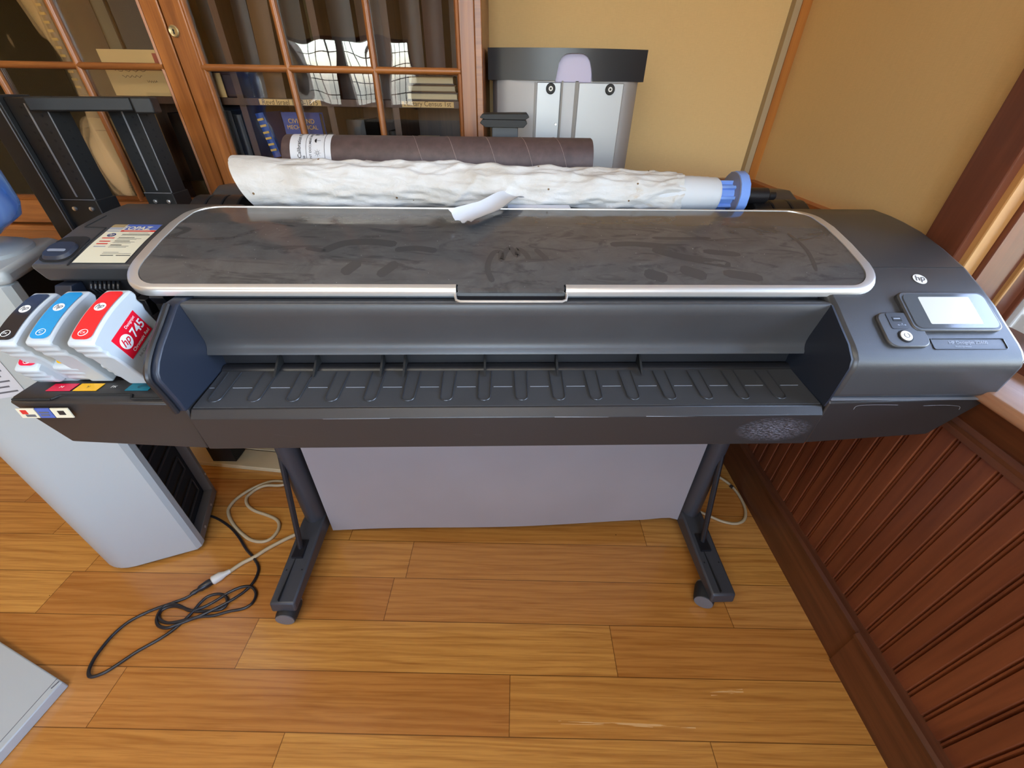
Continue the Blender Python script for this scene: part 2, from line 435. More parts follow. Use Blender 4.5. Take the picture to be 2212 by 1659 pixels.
class MB:
    def __init__(s, F=I4):
        s.v = []; s.f = []; s.m = []; s.F = F; s.cm = 0
    def mat(s, i): s.cm = i; return s
    def add(s, V, F, M=None):
        b = len(s.v)
        for v in V:
            v = Vector(v)
            if M is not None: v = M @ v
            s.v.append(s.F @ v)
        for f in F: s.f.append(tuple(b + i for i in f)); s.m.append(s.cm)
        return s
    def box(s, x0, x1, y0, y1, z0, z1, M=None):
        V = [(x, y, z) for x in (x0, x1) for y in (y0, y1) for z in (z0, z1)]
        return s.add(V, [(0, 1, 3, 2), (4, 6, 7, 5), (0, 4, 5, 1), (2, 3, 7, 6), (0, 2, 6, 4), (1, 5, 7, 3)], M)
    def prism(s, poly, lo, hi, ax='x', M=None, caps=True):
        n = len(poly)
        mk = {'x': lambda p, t: (t, p[0], p[1]), 'y': lambda p, t: (p[0], t, p[1]), 'z': lambda p, t: (p[0], p[1], t)}[ax]
        V = [mk(p, lo) for p in poly] + [mk(p, hi) for p in poly]
        F = [(i, (i + 1) % n, n + (i + 1) % n, n + i) for i in range(n)]
        if caps: F += [tuple(range(n))[::-1], tuple(range(n, 2 * n))]
        return s.add(V, F, M)
    def tube(s, pts, r, n=8, cap=True, flat=1.0):
        P = [Vector(p) for p in pts]; N = len(P)
        rr = r if isinstance(r, (list, tuple)) else [r] * N
        V = []; up = Vector((0, 0, 1))
        prev = None
        for i, p in enumerate(P):
            t = (P[min(i + 1, N - 1)] - P[max(i - 1, 0)])
            if t.length < 1e-9: t = Vector((1, 0, 0))
            t.normalize()
            if prev is None:
                a = t.cross(up)
                if a.length < .05: a = t.cross(Vector((1, 0, 0)))
            else: a = prev - t * prev.dot(t)
            a.normalize(); prev = a; b = t.cross(a)
            for k in range(n):
                w = 2 * PI * k / n
                V.append(p + a * rr[i] * math.cos(w) + b * rr[i] * flat * math.sin(w))
        F = [(i * n + k, i * n + (k + 1) % n, (i + 1) * n + (k + 1) % n, (i + 1) * n + k) for i in range(N - 1) for k in range(n)]
        if cap: F += [tuple(range(n))[::-1], tuple(range((N - 1) * n, N * n))]
        return s.add(V, F)
    def lathe(s, prof, M=None, n=28, caps=True):
        # profile of (radius, height) about local z
        N = len(prof)
        V = [(r * math.cos(2 * PI * k / n), r * math.sin(2 * PI * k / n), h) for r, h in prof for k in range(n)]
        F = [(i * n + k, i * n + (k + 1) % n, (i + 1) * n + (k + 1) % n, (i + 1) * n + k) for i in range(N - 1) for k in range(n)]
        if caps: F += [tuple(range(n))[::-1], tuple(range((N - 1) * n, N * n))]
        return s.add(V, F, M)
    def grid(s, fn, nu, nv, close_u=False):
        V = [fn(i / nu, j / nv) for j in range(nv + 1) for i in range(nu + (0 if close_u else 1))]
        w = nu if close_u else nu + 1
        F = [(j * w + i, j * w + (i + 1) % w, (j + 1) * w + (i + 1) % w, (j + 1) * w + i) for j in range(nv) for i in range(nu)]
        return s.add(V, F)
    def flat(s, poly, M, h=0.0006):
        """thin raised patch: poly in local xy of M, raised along +z"""
        return s.prism(poly, 0, h, 'z', M)
    def text(s, txt, M, size, x=0, y=0, shear=0.0, bold=0.0, z=0.001, fit=None, rot=0):
        V, F, w, h = text2d(txt, size, shear, bold)
        k = (fit / w) if fit else 1
        c, q = math.cos(rot), math.sin(rot)
        return s.add([(x + (a * c - b * q) * k, y + (a * q + b * c) * k, z) for a, b in V], F, M)
    def hp(s, M, x, y, r, disc, ink, z=0.0008, rot=0):
        """round emblem with a slanted h and p"""
        s.mat(disc).prism(circ(x, y, r, 28), z - .0005, z, 'z', M)
        s.mat(ink).text('hp', M, r * 1.55, x, y, .32, .012, z + .0004, rot=rot)
        return s
    def build(s, name, mats, parent=None, bevel=0, seg=2, smooth=35, kind=None, bang=35):
        me = bpy.data.meshes.new(name)
        if parent is not None:
            W = WM[parent.name]
            inv = W.inverted()
            V = [inv @ v for v in s.v]
            loc = None
        else:
            xs, ys, zs = zip(*[(v.x, v.y, v.z) for v in s.v])
            loc = Vector(((min(xs) + max(xs)) / 2, (min(ys) + max(ys)) / 2, min(zs)))
            if kind: loc = Vector((0, 0, 0))
            V = [v - loc for v in s.v]
        me.from_pydata(V, [], s.f)
        for m in (mats if isinstance(mats, (list, tuple)) else [mats]): me.materials.append(MATS[m])
        for p, mi in zip(me.polygons, s.m): p.material_index = mi
        bm = bmesh.new(); bm.from_mesh(me)
        bmesh.ops.recalc_face_normals(bm, faces=bm.faces)
        bm.to_mesh(me); bm.free()
        for p in me.polygons: p.use_smooth = True
        me.set_sharp_from_angle(angle=R(smooth))
        o = bpy.data.objects.new(name, me); COL.objects.link(o)
        if parent is not None:
            o.parent = parent; WM[o.name] = WM[parent.name]
        else:
            o.location = loc; WM[o.name] = Matrix.Translation(loc)
        if bevel:
            b = o.modifiers.new('bevel', 'BEVEL'); b.width = bevel; b.segments = seg; b.limit_method = 'ANGLE'; b.angle_limit = R(bang)
            b.harden_normals = False
        if kind: o['kind'] = kind
        return o

def tag(o, label, cat, group=None):
    o['label'] = label; o['category'] = cat
    if group: o['group'] = group
    return o
def thing(name, label, cat, loc, rotz=0, group=None):
    o = bpy.data.objects.new(name, None); COL.objects.link(o)
    o.location = loc; o.rotation_euler = (0, 0, rotz); o.empty_display_size = .05
    WM[o.name] = Matrix.Translation(Vector(loc)) @ Matrix.Rotation(rotz, 4, 'Z')
    return tag(o, label, cat, group)
def frame(o, x, y, n=None):
    x = Vector(x).normalized(); y = Vector(y); y = (y - x * y.dot(x)).normalized(); z = x.cross(y)
    M = Matrix.Identity(4)
    for i in range(3): M[i][0] = x[i]; M[i][1] = y[i]; M[i][2] = z[i]; M[i][3] = o[i]
    return M

# ================================================================== the room
def room():
    MB().box(-3.6, 1.05, -2.8, 1.95, -.06, 0).build('floor', 'floor_oak', kind='structure')
    MB().box(-3.7, 1.3, -2.9, 2.0, 2.75, 2.85).build('ceiling', 'ceiling_white', kind='structure')
    MB().box(-3.7, 1.1, 1.83, 1.95, 0, 2.75).build('wall_back', 'wallpaper', kind='structure')
    MB().box(-3.72, -3.6, -2.8, 1.95, 0, 2.75).build('wall_left', 'wallpaper', kind='structure')
    f = MB()  # unseen window added behind the camera to bring in more daylight
    for x in (-.65, .025, .70): f.box(x, x + .05, -2.74, -2.66, .8, 2.3)
    for z in (.8, 1.5, 2.25): f.box(-.65, .75, -2.74, -2.66, z, z + .05)
    f.build('window_5', 'casing_wood', kind='structure')
    for x, y, nm in ((-1.3, -.5, 'over the left half of the room'), (-.1, -.9, 'over the spot in front of the printer')):
        t = thing('added_ceiling_light', 'added unseen ceiling light ' + nm, 'ceiling light', (x, y, 2.70), 0, 'ceiling lights')  # fixture made up to hold the added light
        m = MB()
        for a in (-.58, .56): m.box(x + a, x + a + .02, y - .28, y + .28, 2.70, 2.75)
        for b in (-.28, .26): m.box(x - .58, x + .58, y + b, y + b + .02, 2.70, 2.75)
        m.build('light_frame', 'window_white', t)
        MB().box(x - .56, x + .56, y - .26, y + .26, 2.72, 2.74).build('light_diffuser', 'fill_diffuser', t)
    # rear wall, behind the camera, with three leaded windows and the added opening
    w = MB()
    w.box(-3.7, -2.44, -2.8, -2.6, 0, 2.75); w.box(-1.13, -.65, -2.8, -2.6, 0, 2.75); w.box(.75, 1.1, -2.8, -2.6, 0, 2.75); w.box(-.65, .75, -2.8, -2.6, 0, .8); w.box(-.65, .75, -2.8, -2.6, 2.3, 2.75)
    w.box(-2.44, -1.13, -2.8, -2.6, 0, 1.10); w.box(-2.44, -1.13, -2.8, -2.6, 1.73, 2.75)
    w.build('wall_front', 'wallpaper', kind='structure')
    k = 2
    for x0, x1 in ((-2.44, -2.0), (-1.92, -1.56), (-1.50, -1.13)):
        f = MB()
        f.box(x0, x0 + .03, -2.74, -2.66, 1.10, 1.73); f.box(x1 - .03, x1, -2.74, -2.66, 1.10, 1.73)
        f.box(x0, x1, -2.74, -2.66, 1.10, 1.13); f.box(x0, x1, -2.74, -2.66, 1.70, 1.73)
        f.mat(1)
        for i in range(1, 4):
            x = x0 + (x1 - x0) * i / 4; f.box(x - .004, x + .004, -2.705, -2.695, 1.12, 1.71)
        for i in range(1, 5):
            z = 1.10 + .63 * i / 5; f.box(x0 + .02, x1 - .02, -2.705, -2.695, z - .004, z + .004)
        o = f.build('window_%d' % k, ['casing_wood', 'print_grey'], kind='structure'); k += 1
    MB().box(-2.0, -1.92, -2.76, -2.62, 1.1, 1.73).box(-1.56, -1.5, -2.76, -2.62, 1.1, 1.73).build('trim_6', 'casing_wood', kind='structure')
    # right wall: window opening Y -0.75..0.86, z 0.86..2.2
    w = MB()
    w.box(.935, 1.20, -2.8, -.95, 0, 2.75); w.box(.935, 1.20, .865, 1.95, .99, 2.75)
    w.box(.935, 1.20, -.95, .865, 2.2, 2.75); w.box(.95, 1.20, -.95, 1.95, 0, .855)
    w.box(.95, 1.20, .865, 1.95, .84, .995)
    w.build('wall_right', 'wallpaper', kind='structure')
    # beadboard wainscot: profile in (Y, X) with paired bead grooves
    poly = []
    pitch = .0455
    y = -2.78
    P = []
    while y < 1.81:
        P += [(y, .9300), (y + .0025, .9375), (y + .0055, .9318), (y + .0085, .9318), (y + .0115, .9375), (y + .014, .93)]
        y += pitch
    P += [(1.83, .93), (1.83, .952), (-2.78, .952)]
    pts = [(x, yy) for yy, x in P]
    MB().prism(pts, .02, .86, 'z').build('trim_1', 'wainscot_wood', kind='structure', smooth=20)
    MB().box(.928, .95, .955, 1.83, .86, .985).build('trim_8', 'wainscot_wood', kind='structure')
    # rail on top of the wainscot between the corner and the window casing
    r = MB().prism([(.905, 1.022), (.905, 1.004), (.918, 1.0), (.918, .975), (.912, .965), (.95, .965), (.95, 1.022)], .955, 1.828, 'y')
    r.build('trim_2', 'rail_orange', kind='structure', smooth=20)
    MB().prism([(1.828 - .035, 1.022), (1.828 - .035, 1.004), (1.828 - .022, 1.0), (1.828 - .022, .975), (1.828, .965), (1.828, 1.022)], -.10, .93, 'x').build('trim_7', 'bookcase_wood_wide', kind='structure', smooth=20)
    # baseboard, in two lengths
    b = MB()
    b.prism([(.912, 0), (.912, .145), (.905, .150), (.905, .160), (.912, .168), (.95, .168), (.95, 0)], .50, 1.82, 'y')
    b.prism([(.908, 0), (.908, .145), (.900, .150), (.900, .161), (.908, .169), (.95, .169), (.95, 0)], -2.6, .50, 'y')
    b.build('baseboard_right', 'wainscot_trim', kind='structure', smooth=20)
    b = MB().box(-.08, .905, 1.80, 1.83, 0, .16); b.build('baseboard_back', 'wainscot_trim', kind='structure')
    # corner strips
    MB().box(.885, .905, 1.80, 1.832, 1.02, 2.75).build('trim_3', 'trim_greige', kind='structure')
    MB().prism([(.905, 1.82), (.905, 1.795), (.936, 1.795), (.936, 1.832), (.905, 1.832)], 1.022, 2.75, 'z').build('trim_4', 'corner_orange', kind='structure')
    # ledge mouldings below the window
    a = MB()
    a.prism([(.925, .725), (.916, .727), (.914, .742), (.922, .746), (.922, .76), (.915, .77), (.905, .80), (.895, .818), (.888, .838), (.95, .838), (.95, .725)], -1.0, .94, 'y')
    a.build('trim_5', 'wainscot_trim', kind='structure', smooth=20)

    # the window in the right wall
    win = MB()
    win.box(.912, .936, .862, .950, .86, 2.3)                      # casing
    win.box(.918, .936, .950, .957, .86, 2.3)
    win.mat(1).box(.930, .962, .848, .868, .86, 2.2)               # edge strip, window light put into its colour
    win.mat(0).box(.962, 1.02, .838, .870, .86, 2.2)
    win.box(1.02, 1.045, .850, .872, .86, 2.2)
    win.mat(1).box(1.045, 1.053, .842, .872, .86, 2.2)
    win.mat(0).box(1.053, 1.105, .846, .872, .86, 2.2)
    win.box(1.085, 1.092, .836, .872, .86, 2.2)
    win.mat(2).box(1.105, 1.125, .835, .872, .86, 2.2).box(1.125, 1.155, .80, .872, .86, 2.2)
    # head and sill rails of the sash, meeting stile and far jamb
    win.mat(0).box(.935, 1.2, -.95, .86, 2.16, 2.2).box(.93, 1.2, -.97, -.93, .86, 2.2)
    win.mat(2).box(1.11, 1.155, -.94, .84, .878, .915).box(1.11, 1.155, -.94, .84, 2.10, 2.16).box(1.11, 1.155, -.08, -.03, .88, 2.16)
    win.mat(0).box(.985, 1.11, -.95, .85, .86, .882)
    wo_ = win.build('window_1', ['casing_wood', 'casing_lit', 'window_white'], kind='structure', bevel=.002, seg=1)
    MB().box(1.13, 1.134, -.94, .81, .91, 2.11).build('window_pane', 'window_glass', parent=wo_)
    MB().prism(rrect(.862, 1.2, .838, .862, .008, 3), -1.0, .96, 'y').build('window_sill', 'sill_wood', parent=wo_)
    # outdoors
    MB().box(1.25, 40, -30, 30, -.62, -.6).build('ground', 'grass_dry', kind='structure')
    MB().box(-30, 1.25, -40, -2.95, -.62, -.6).build('ground.001', 'grass_dry', kind='structure')
room()

# ================================================================== printer
PYAW = R(2.335)
PU, PVV = .03, .80
PF = Matrix.Rotation(PYAW, 4, 'Z')            # (u, v, z) -> world
ploc = PF @ Vector((PU, PVV, 0))
printer = thing('large_format_printer', 'large charcoal plotter printer with silver framed lid, ink bay, touch screen and wheeled stand', 'printer', ploc, PYAW)

TOPP = [(.574, .905), (.5735, .918), (.578, .931), (.588, .941), (.60, .949), (.635, .968), (.672, .989), (.715, .009 + 1.0), (.76, 1.028), (.82, 1.046), (.887, 1.062), (.94, 1.069), (.98, 1.0725), (1.03, 1.074)]
def top(v):
    for (a, b), (c, d) in zip(TOPP[2:], TOPP[3:]):
        if v <= c: return b + (d - b) * (v - a) / (c - a)
    return 1.074
def surf(u, v, off=0.0): return Vector((u, v, top(v) + off))
def surf_frame(u, v):
    d = .012
    t = Vector((0, 2 * d, top(v + d) - top(v - d))).normalized()
    return frame(surf(u, v), (1, 0, 0), t)
def pmb(): return MB(PF)
L0, L1 = -.86, .92          # ends
W0, W1 = -.555, .605        # bay walls

def build_printer():
    P = printer
    # --- right hump
    poly = TOPP + [(1.045, 1.065), (1.045, .848), (.577, .848)]
    m = pmb().prism(poly, W1, L1 - .004, 'x')
    hump = m.build('right_cover', 'printer_plastic', P, bevel=.010, seg=3)
    g = pmb()
    g.prism([(.7585, top(.7585) + .0006), (.7600, top(.76) + .0006), (.7600, top(.76) - .004), (.7585, top(.7585) - .004)], .72, L1 - .014, 'x')
    g.build('cover_seam', 'hole_black', hump)
    # --- left top cover (the flap below it is open)
    poly = [(.756, 1.026)] + [p for p in TOPP if p[0] > .76] + [(1.045, 1.066), (1.045, .99), (.772, .99)]
    lc = pmb().prism(poly, L0, W0 - .03, 'x').build('ink_bay_cover', 'printer_plastic', P, bevel=.007, seg=2)
    h = pmb()
    # recessed well with a lozenge shaped release latch
    wl_ = rrect(-.854, -.797, .766, .846, .018, 6)
    V = [surf(u, v, .0012) for u, v in wl_]
    h.add(V, [tuple(range(len(V)))])
    h.mat(1)
    lz = rrect(-.851, -.800, .770, .820, .018, 6)
    V = [surf(u, v, .0016) for u, v in lz] + [surf(-.8255 + (u + .8255) * .9, .797 + (v - .797) * .88, .007) for u, v in lz]
    n = len(lz)
    h.add(V, [(i, (i + 1) % n, n + (i + 1) % n, n + i) for i in range(n)] + [tuple(range(n, 2 * n))])
    h.mat(2)
    M = surf_frame(-.826, .792)
    h.flat(rrect(-.016, .016, -.0035, .0035, .003, 3), M @ Matrix.Translation((0, 0, .0072)), .0008)
    h.build('release_latch', ['hole_black', 'printer_blue_black', 'seam_pale'], lc)
    ln = pmb()
    for (a, b) in (((-.790, .757), (-.795, .880)), ((-.795, .880), (-.838, .882)), ((-.838, .882), (-.835, .94))):
        q = [surf(a[0] + (b[0] - a[0]) * i / 8, a[1] + (b[1] - a[1]) * i / 8, .0004) for i in range(9)]
        ln.tube(q, .0012, 5)
    ln.build('cover_seam', 'hole_black', lc)
    # dealer's sticker
    st = pmb()
    u0, u1, v0, v1 = -.785, -.690, .763, .893
    def sp(x, y): return surf(u0 + (u1 - u0) * x, v0 + (v1 - v0) * y, .0012)
    def quad(x0, x1, y0, y1, off=0.0, n=6):
        V = []
        for j in range(n + 1):
            yy = y0 + (y1 - y0) * j / n
            for x in (x0, x1):
                p = sp(x, yy); p.z += off; V.append(p)
        st.add(V, [(2 * j, 2 * j + 1, 2 * j + 3, 2 * j + 2) for j in range(n)])
    def stext(s_, x, y, hgt, fit=None, shear=0, bold=0, left=None):
        V, F, w, hh = text2d(s_, hgt, shear, bold)
        k = 1
        if left is not None: x = left + (w / (u1 - u0)) / 2
        st.add([sp(x + a / (u1 - u0), y + b / (v1 - v0)) + Vector((0, 0, .0006)) for a, b in V], F)
    st.mat(0); quad(0, 1, 0, 1)
    st.mat(1); quad(.30, 1, .83, 1, .0002)
    st.mat(5); quad(0, .28, .90, 1, .0002); st.mat(6); quad(0, .28, .83, .90, .0002); quad(0, .28, .775, .81, .0002)
    st.mat(2); quad(.29, 1, .775, .82, .0002)
    st.mat(0); stext('TOPAZ', .58, .875, .017, shear=.2, bold=.02)
    st.mat(0); quad(.36, .9, .793, .801, .0005)
    st.mat(3)
    for y, x0, x1 in ((.70, .40, .96), (.61, .40, .72), (.515, .40, .70), (.41, .40, .62)):
        quad(x0, x1, y - .007, y + .007, .0003, 1)
    st.mat(4)
    for y, x0, x1 in ((.74, .5, .9), (.672, .40, .98), (.58, .40, .88), (.555, .40, .80), (.487, .40, .82), (.46, .40, .76), (.38, .40, .78), (.355, .40, .75), (.235, .40, .7), (.205, .40, .96)):
        quad(x0, x1, y - .004, y + .004, .0003, 1)
    st.mat(3); quad(.40, .65, .155, .17, .0003, 1); quad(.70, 1.0 - .02, .155, .17, .0003, 1)
    st.mat(2)
    for y, x0, x1 in ((.595, .08, .33), (.505, .10, .32), (.44, .10, .32)): quad(x0, x1, y - .012, y + .012, .0003, 1)
    st.mat(6); quad(.10, .33, .36, .385, .0003, 1)
    c_ = circ(.20, .68, .085, 20, .05)
    st.mat(7); V = [sp(*p) + Vector((0, 0, .0004)) for p in c_]; st.add(V, [tuple(range(len(V)))])
    st.mat(0); stext('hp', .20, .68, .011, shear=.3)
    st.build('dealer_sticker', ['sticker_cream', 'print_blue', 'print_red', 'print_black', 'print_grey', 'news_print', 'printed_grey', 'print_navy'], lc)['label'] = 'cream sticker with blue and red banner'

    # --- centre body under the lid
    poly = [(.712, .985)] + [(v, top(v) - .008) for v in (.72, .76, .82, .887, .94, .98, 1.03)] + [(1.045, 1.05), (1.045, .735), (.80, .735), (.80, .835), (.712, .872)]
    pmb().prism(poly, W0 - .028, W1 - .001, 'x').build('centre_housing', 'printer_plastic', P)
    # front panel, curling forward at its lower edge
    pts = [(.711, .985), (.700, .9865), (.676, .990), (.673, .987), (.678, .962), (.684, .932), (.687, .916), (.688, .906), (.687, .898), (.684, .891), (.680, .886), (.679, .882), (.690, .879), (.711, .872)]
    pmb().prism(pts, W0 + .0005, W1 - .0005, 'x').build('front_panel', 'printer_plastic', P, smooth=60)
    # --- left bay wall
    wall = [(.80, .992), (.668, .991), (.635, .970), (.600, .949), (.578, .932), (.566, .918), (.562, .905), (.566, .885), (.573, .85), (.576, .828), (.80, .835)]
    bw = pmb().prism(wall, W0 - .026, W0, 'x').build('bay_wall', 'printer_blue_black', P, bevel=.003, seg=2)
    e = pmb()
    q = [Vector((W0 - .013, v - .004, z + .002)) for v, z in wall[1:10]]
    e.tube(catmull(q, 4), .0048, 8).build('wall_edging', 'printer_plastic_black', bw)
    # matching lining of the right hump
    wr = [(.80, .985), (.700, .985), (.672, .989), (.635, .968), (.600, .949), (.579, .931), (.5745, .915), (.577, .85), (.580, .828), (.70, .836), (.80, .836)]
    pmb().prism(wr, W1 - .003, W1 + .0005, 'x').build('bay_wall', 'printer_blue_black', P)

    # --- lower housings
    def taper(mb, end):
        for i, w in enumerate(mb.v):
            l = PF.inverted() @ w
            if l.z < .79 and abs(l.x - end) < .03 and l.y < .8:
                l.x += .034 if end < 0 else -.045; l.y += .022
            elif l.z < .86 and abs(l.x - end) < .03 and l.y < .8: l.y += .008
            mb.v[i] = PF @ l
    lb = pmb().prism([(.590, .848), (.580, .842), (.579, .735), (1.04, .735), (1.04, .985), (.81, .985), (.80, .80), (.645, .80), (.645, .848)], L0, W0 - .0015, 'x')
    taper(lb, L0)
    lbo = lb.build('ink_bay_base', 'fascia_plastic', P, bevel=.003, seg=2)
    # stepped groove along the ink bay's front edge, labels on its ledge
    g = pmb()
    path = [(L0 + .01, .588, .8487), (-.785, .588, .8487), (-.776, .600, .8487), (-.655, .600, .8487), (-.648, .588, .8487), (W0 - .03, .588, .8487)]
    for a, b in zip(path, path[1:]): g.tube([a, b], .0022, 6)
    g.build('front_groove', 'hole_black', lbo)
    cm = pmb()
    M0 = Matrix.Translation((0, 0, .8486))
    for i, (u0, u1, mt, t_, tm) in enumerate(((-.815, -.773, 0, 'M', 4), (-.768, -.727, 1, 'Y', 6), (-.722, -.68, 5, 'PK', 4), (-.677, -.636, 2, 'C', 6), (-.632, -.598, 5, 'MK', 4), (-.595, -.578, 3, '', 4))):
        if mt != 5: cm.mat(mt).box(u0, u1, .612, .634, .8486, .8494)
        if t_: cm.mat(tm).text(t_, Matrix.Translation(((u0 + u1) / 2, .622, .8496)), .009)
    cm.build('ink_colour_labels', ['ink_magenta', 'ink_yellow', 'label_teal', 'ink_red', 'print_white', 'bay_black', 'print_black'], lbo)
    sk_ = pmb()
    def ft(u, z): return Vector((u, .5788 + (.0), z))
    for i, (u0, u1, mt) in enumerate(((-.845, -.815, 0), (-.813, -.789, 1), (-.787, -.757, 0))):
        sk_.mat(mt).box(u0, u1, .5776, .5795, .815, .836)
        if i == 0:
            sk_.mat(2).box(u0 + .006, u0 + .016, .5770, .5777, .824, .833)
            sk_.mat(3).box(u0 + .010, u1 - .004, .5770, .5777, .818, .823)
        if i == 2:
            sk_.mat(4).box(u0 + .010, u0 + .021, .5770, .5777, .822, .831)
        if i == 1:
            sk_.mat(3).box(u0 + .004, u1 - .004, .5770, .5777, .826, .829).box(u0 + .004, u1 - .006, .5770, .5777, .820, .823)
    sk_.build('certification_stickers', ['sticker_cream', 'print_blue', 'print_red', 'print_grey', 'print_black'], lbo)
    rb = pmb().prism([(.584, .8435), (.577, .838), (.579, .735), (1.04, .735), (1.04, .8435)], W1 + .0015, L1, 'x')
    taper(rb, L1)
    rbo = rb.build('right_base', 'fascia_plastic', P, bevel=.003, seg=2)
    pmb().prism([(.581, .8450), (.5765, .8445), (.577, .8434), (.59, .8434), (.59, .8450)], W1 + .002, L1 - .02, 'x').build('seam_strip', 'seam_pale', rbo)
    cbp = [(.69, .836), (.585, .8265), (.573, .812), (.5775, .735), (1.04, .735), (1.04, .80), (.76, .80), (.705, .815)]
    cbo = pmb().prism(cbp, W0 + .0012, W1 - .001, 'x').build('centre_base', 'fascia_plastic', P, bevel=.0015, seg=2)
    for a, b in (((-.05, .769), (-.035, .766)), ((-.42, .773), (-.385, .766)), ((.10, .812), (.20, .811)), ((.27, .812), (.40, .81)), ((-.32, .811), (-.2, .8115))):
        pmb().tube([(a[0], .5735 + (.812 - a[1]) * .058, a[1]), (b[0], .5735 + (.812 - b[1]) * .058, b[1])], .0005, 5).build('scratch_mark', 'printed_grey', cbo)
    for q in ([(.66, .822), (.664, .831), (.70, .833), (.74, .832)], [(.79, .830), (.83, .831), (.86, .828), (.865, .820)]):
        pmb().tube(catmull([(u, .5770, z) for u, z in q], 4), .00025, 5).build('scratch_mark', 'printed_grey', rbo)
    # gap line between base and tray
    tr = pmb()
    tr.prism([(.690, .8375), (.640, .8325), (.588, .8285), (.588, .826), (.690, .835)], W0 + .004, W1 - .004, 'x')
    tray = tr.build('output_tray', 'printer_plastic', P)
    # finger grooves: raised rounded rims along the tray, one by one
    for i in range(16):
        u = -.523 + .0705 * i
        fb = pmb()
        def tz(v): return .8285 + (v - .588) * .0886
        out = [(u + .011 * math.cos(a), .612 + .011 * math.sin(a)) for a in [PI + PI * k / 8 for k in range(9)]]
        out = [(u - .0125, .685)] + out + [(u + .0125, .685)]
        q = [(a, b, tz(b) + .0008) for a, b in out]
        fb.tube(q, .0013, 6)
        fb.mat(1)
        inn = [(a, b, tz(b) + .0006) for a, b in out]
        fb.add(inn, [tuple(range(len(inn)))])
        fb.build('tray_groove', ['printer_plastic_smooth', 'printer_plastic'], tray)
    for i in range(17):
        u = -.523 + .0705 * (i - .5)
        gl = pmb().box(max(u - .018, W0 + .006), min(u + .018, W1 - .006), .640, .6409, .8325, .8335)
        gl.build('guide_line', 'seam_pale', tray)
    # paper path: dark slot, platen and fins
    s_ = pmb().box(W0, W1, .715, .80, .80, .874)
    s_.build('paper_slot', 'bay_black', P)
    pl = pmb()
    pl.tube([(W0 + .002, .705, .826), (W1 - .002, .705, .826)], .0165, 14)
    pl.build('platen_roller', 'printer_plastic_black', P)
    rl = pmb()
    rl.box(W0 + .14, W1 - .01, .7085, .716, .8735, .8770).box(W0 + .10, W1 - .02, .7075, .714, .868, .8695)
    rl.build('paper_guide_rail', 'bezel_silver', P)
    for u in (-.44, -.365, -.235, -.19, -.03, .115, .285):
        f_ = pmb().prism([(.716, .872), (.716, .842), (.668, .838), (.690, .852)], u - .002, u + .002, 'x')
        f_.build('guide_fin', 'hole_black', P)

    # --- lid
    lu0, lu1, lv0, lv1 = -.672, .716, .6945, .985
    gu0, gu1, gv0, gv1 = -.650, .694, .7065, .978
    rf, rb_ = .05, .07
    def ext(v, a, b, v0, v1, r):
        """u extents of a rounded rectangle at v"""
        d = 0
        if v < v0 + r: d = r - math.sqrt(max(0, r * r - (v0 + r - v) ** 2))
        if v > v1 - r: d = max(d, r - math.sqrt(max(0, r * r - (v - v1 + r) ** 2)))
        return a + d, b - d
    nv = 44
    g = pmb()
    vsamp = [gv0 + (gv1 - gv0) * (.5 - .5 * math.cos(PI * j / nv)) for j in range(nv + 1)]
    V = []; nu = 24
    for v in vsamp:
        a, b = ext(v, gu0, gu1, gv0, gv1, .042)
        for i in range(nu + 1): V.append(surf(a + (b - a) * i / nu, v, .0075))
    g.add(V, [(j * (nu + 1) + i, j * (nu + 1) + i + 1, (j + 1) * (nu + 1) + i + 1, (j + 1) * (nu + 1) + i) for j in range(nv) for i in range(nu)])
    # tongue of the window that runs down into the handle
    g.add([surf(-.075, gv0 + .001, .0074), surf(.117, gv0 + .001, .0074), surf(.117, .698, .0074), surf(-.075, .698, .0074), (-.075, .698, 1.000), (.117, .698, 1.000)], [(0, 1, 2, 3), (3, 2, 5, 4)])
    lid = thing_part = None
    # ring
    b = pmb()
    def loop(u0, u1, v0, v1, r, off, n=10, per=60):
        out = []
        for cx, cy, a in ((u1 - r, v1 - r, 0), (u0 + r, v1 - r, 90), (u0 + r, v0 + r, 180), (u1 - r, v0 + r, 270)):
            for i in range(n + 1):
                t = R(a + 90 * i / n); out.append((cx + r * math.cos(t), cy + r * math.sin(t)))
        # subdivide the long sides
        res = []
        N = len(out)
        for i in range(N):
            p, q = out[i], out[(i + 1) % N]
            k = per if math.dist(p, q) > .1 else 1
            for j in range(k):
                x = p[0] + (q[0] - p[0]) * j / k
                if k > 1 and abs(p[1] - q[1]) < 1e-6:
                    for w in (-.078, .120):
                        if abs(x - w) < .5 * abs(q[0] - p[0]) / k + 1e-6: x = w
                res.append((x, p[1] + (q[1] - p[1]) * j / k))
        return [surf(u, v, off if not callable(off) else off(u, v)) for u, v in res]
    loops = [loop(gu0 - .0005, gu1 + .0005, gv0 - .0005, gv1 + .0005, .0425, .0060),
             loop(gu0 - .001, gu1 + .001, gv0 - .001, gv1 + .001, .043, .0088),
             loop(lu0 + .006, lu1 - .006, lv0 + .005, lv1 - .002, .052, .0092),
             loop(lu0 + .002, lu1 - .002, lv0 + .0010, lv1 - .0007, .055, .0078),
             loop(lu0, lu1, lv0, lv1, .056, .0030),
             loop(lu0 + .001, lu1 - .001, lv0 + .0015, lv1, .056, -.0055)]
    n = len(loops[0]); V = []; F = []
    for L_ in loops: V += L_
    for k in range(len(loops) - 1):
        for i in range(n):
            j = (i + 1) % n
            pa, pb_ = loops[2][i], loops[2][j]
            if max(pa.y, pb_.y) < .72 and -.0785 < min(pa.x, pb_.x) and max(pa.x, pb_.x) < .1205: continue   # the handle notch
            F.append((k * n + i, k * n + j, (k + 1) * n + j, (k + 1) * n + i))
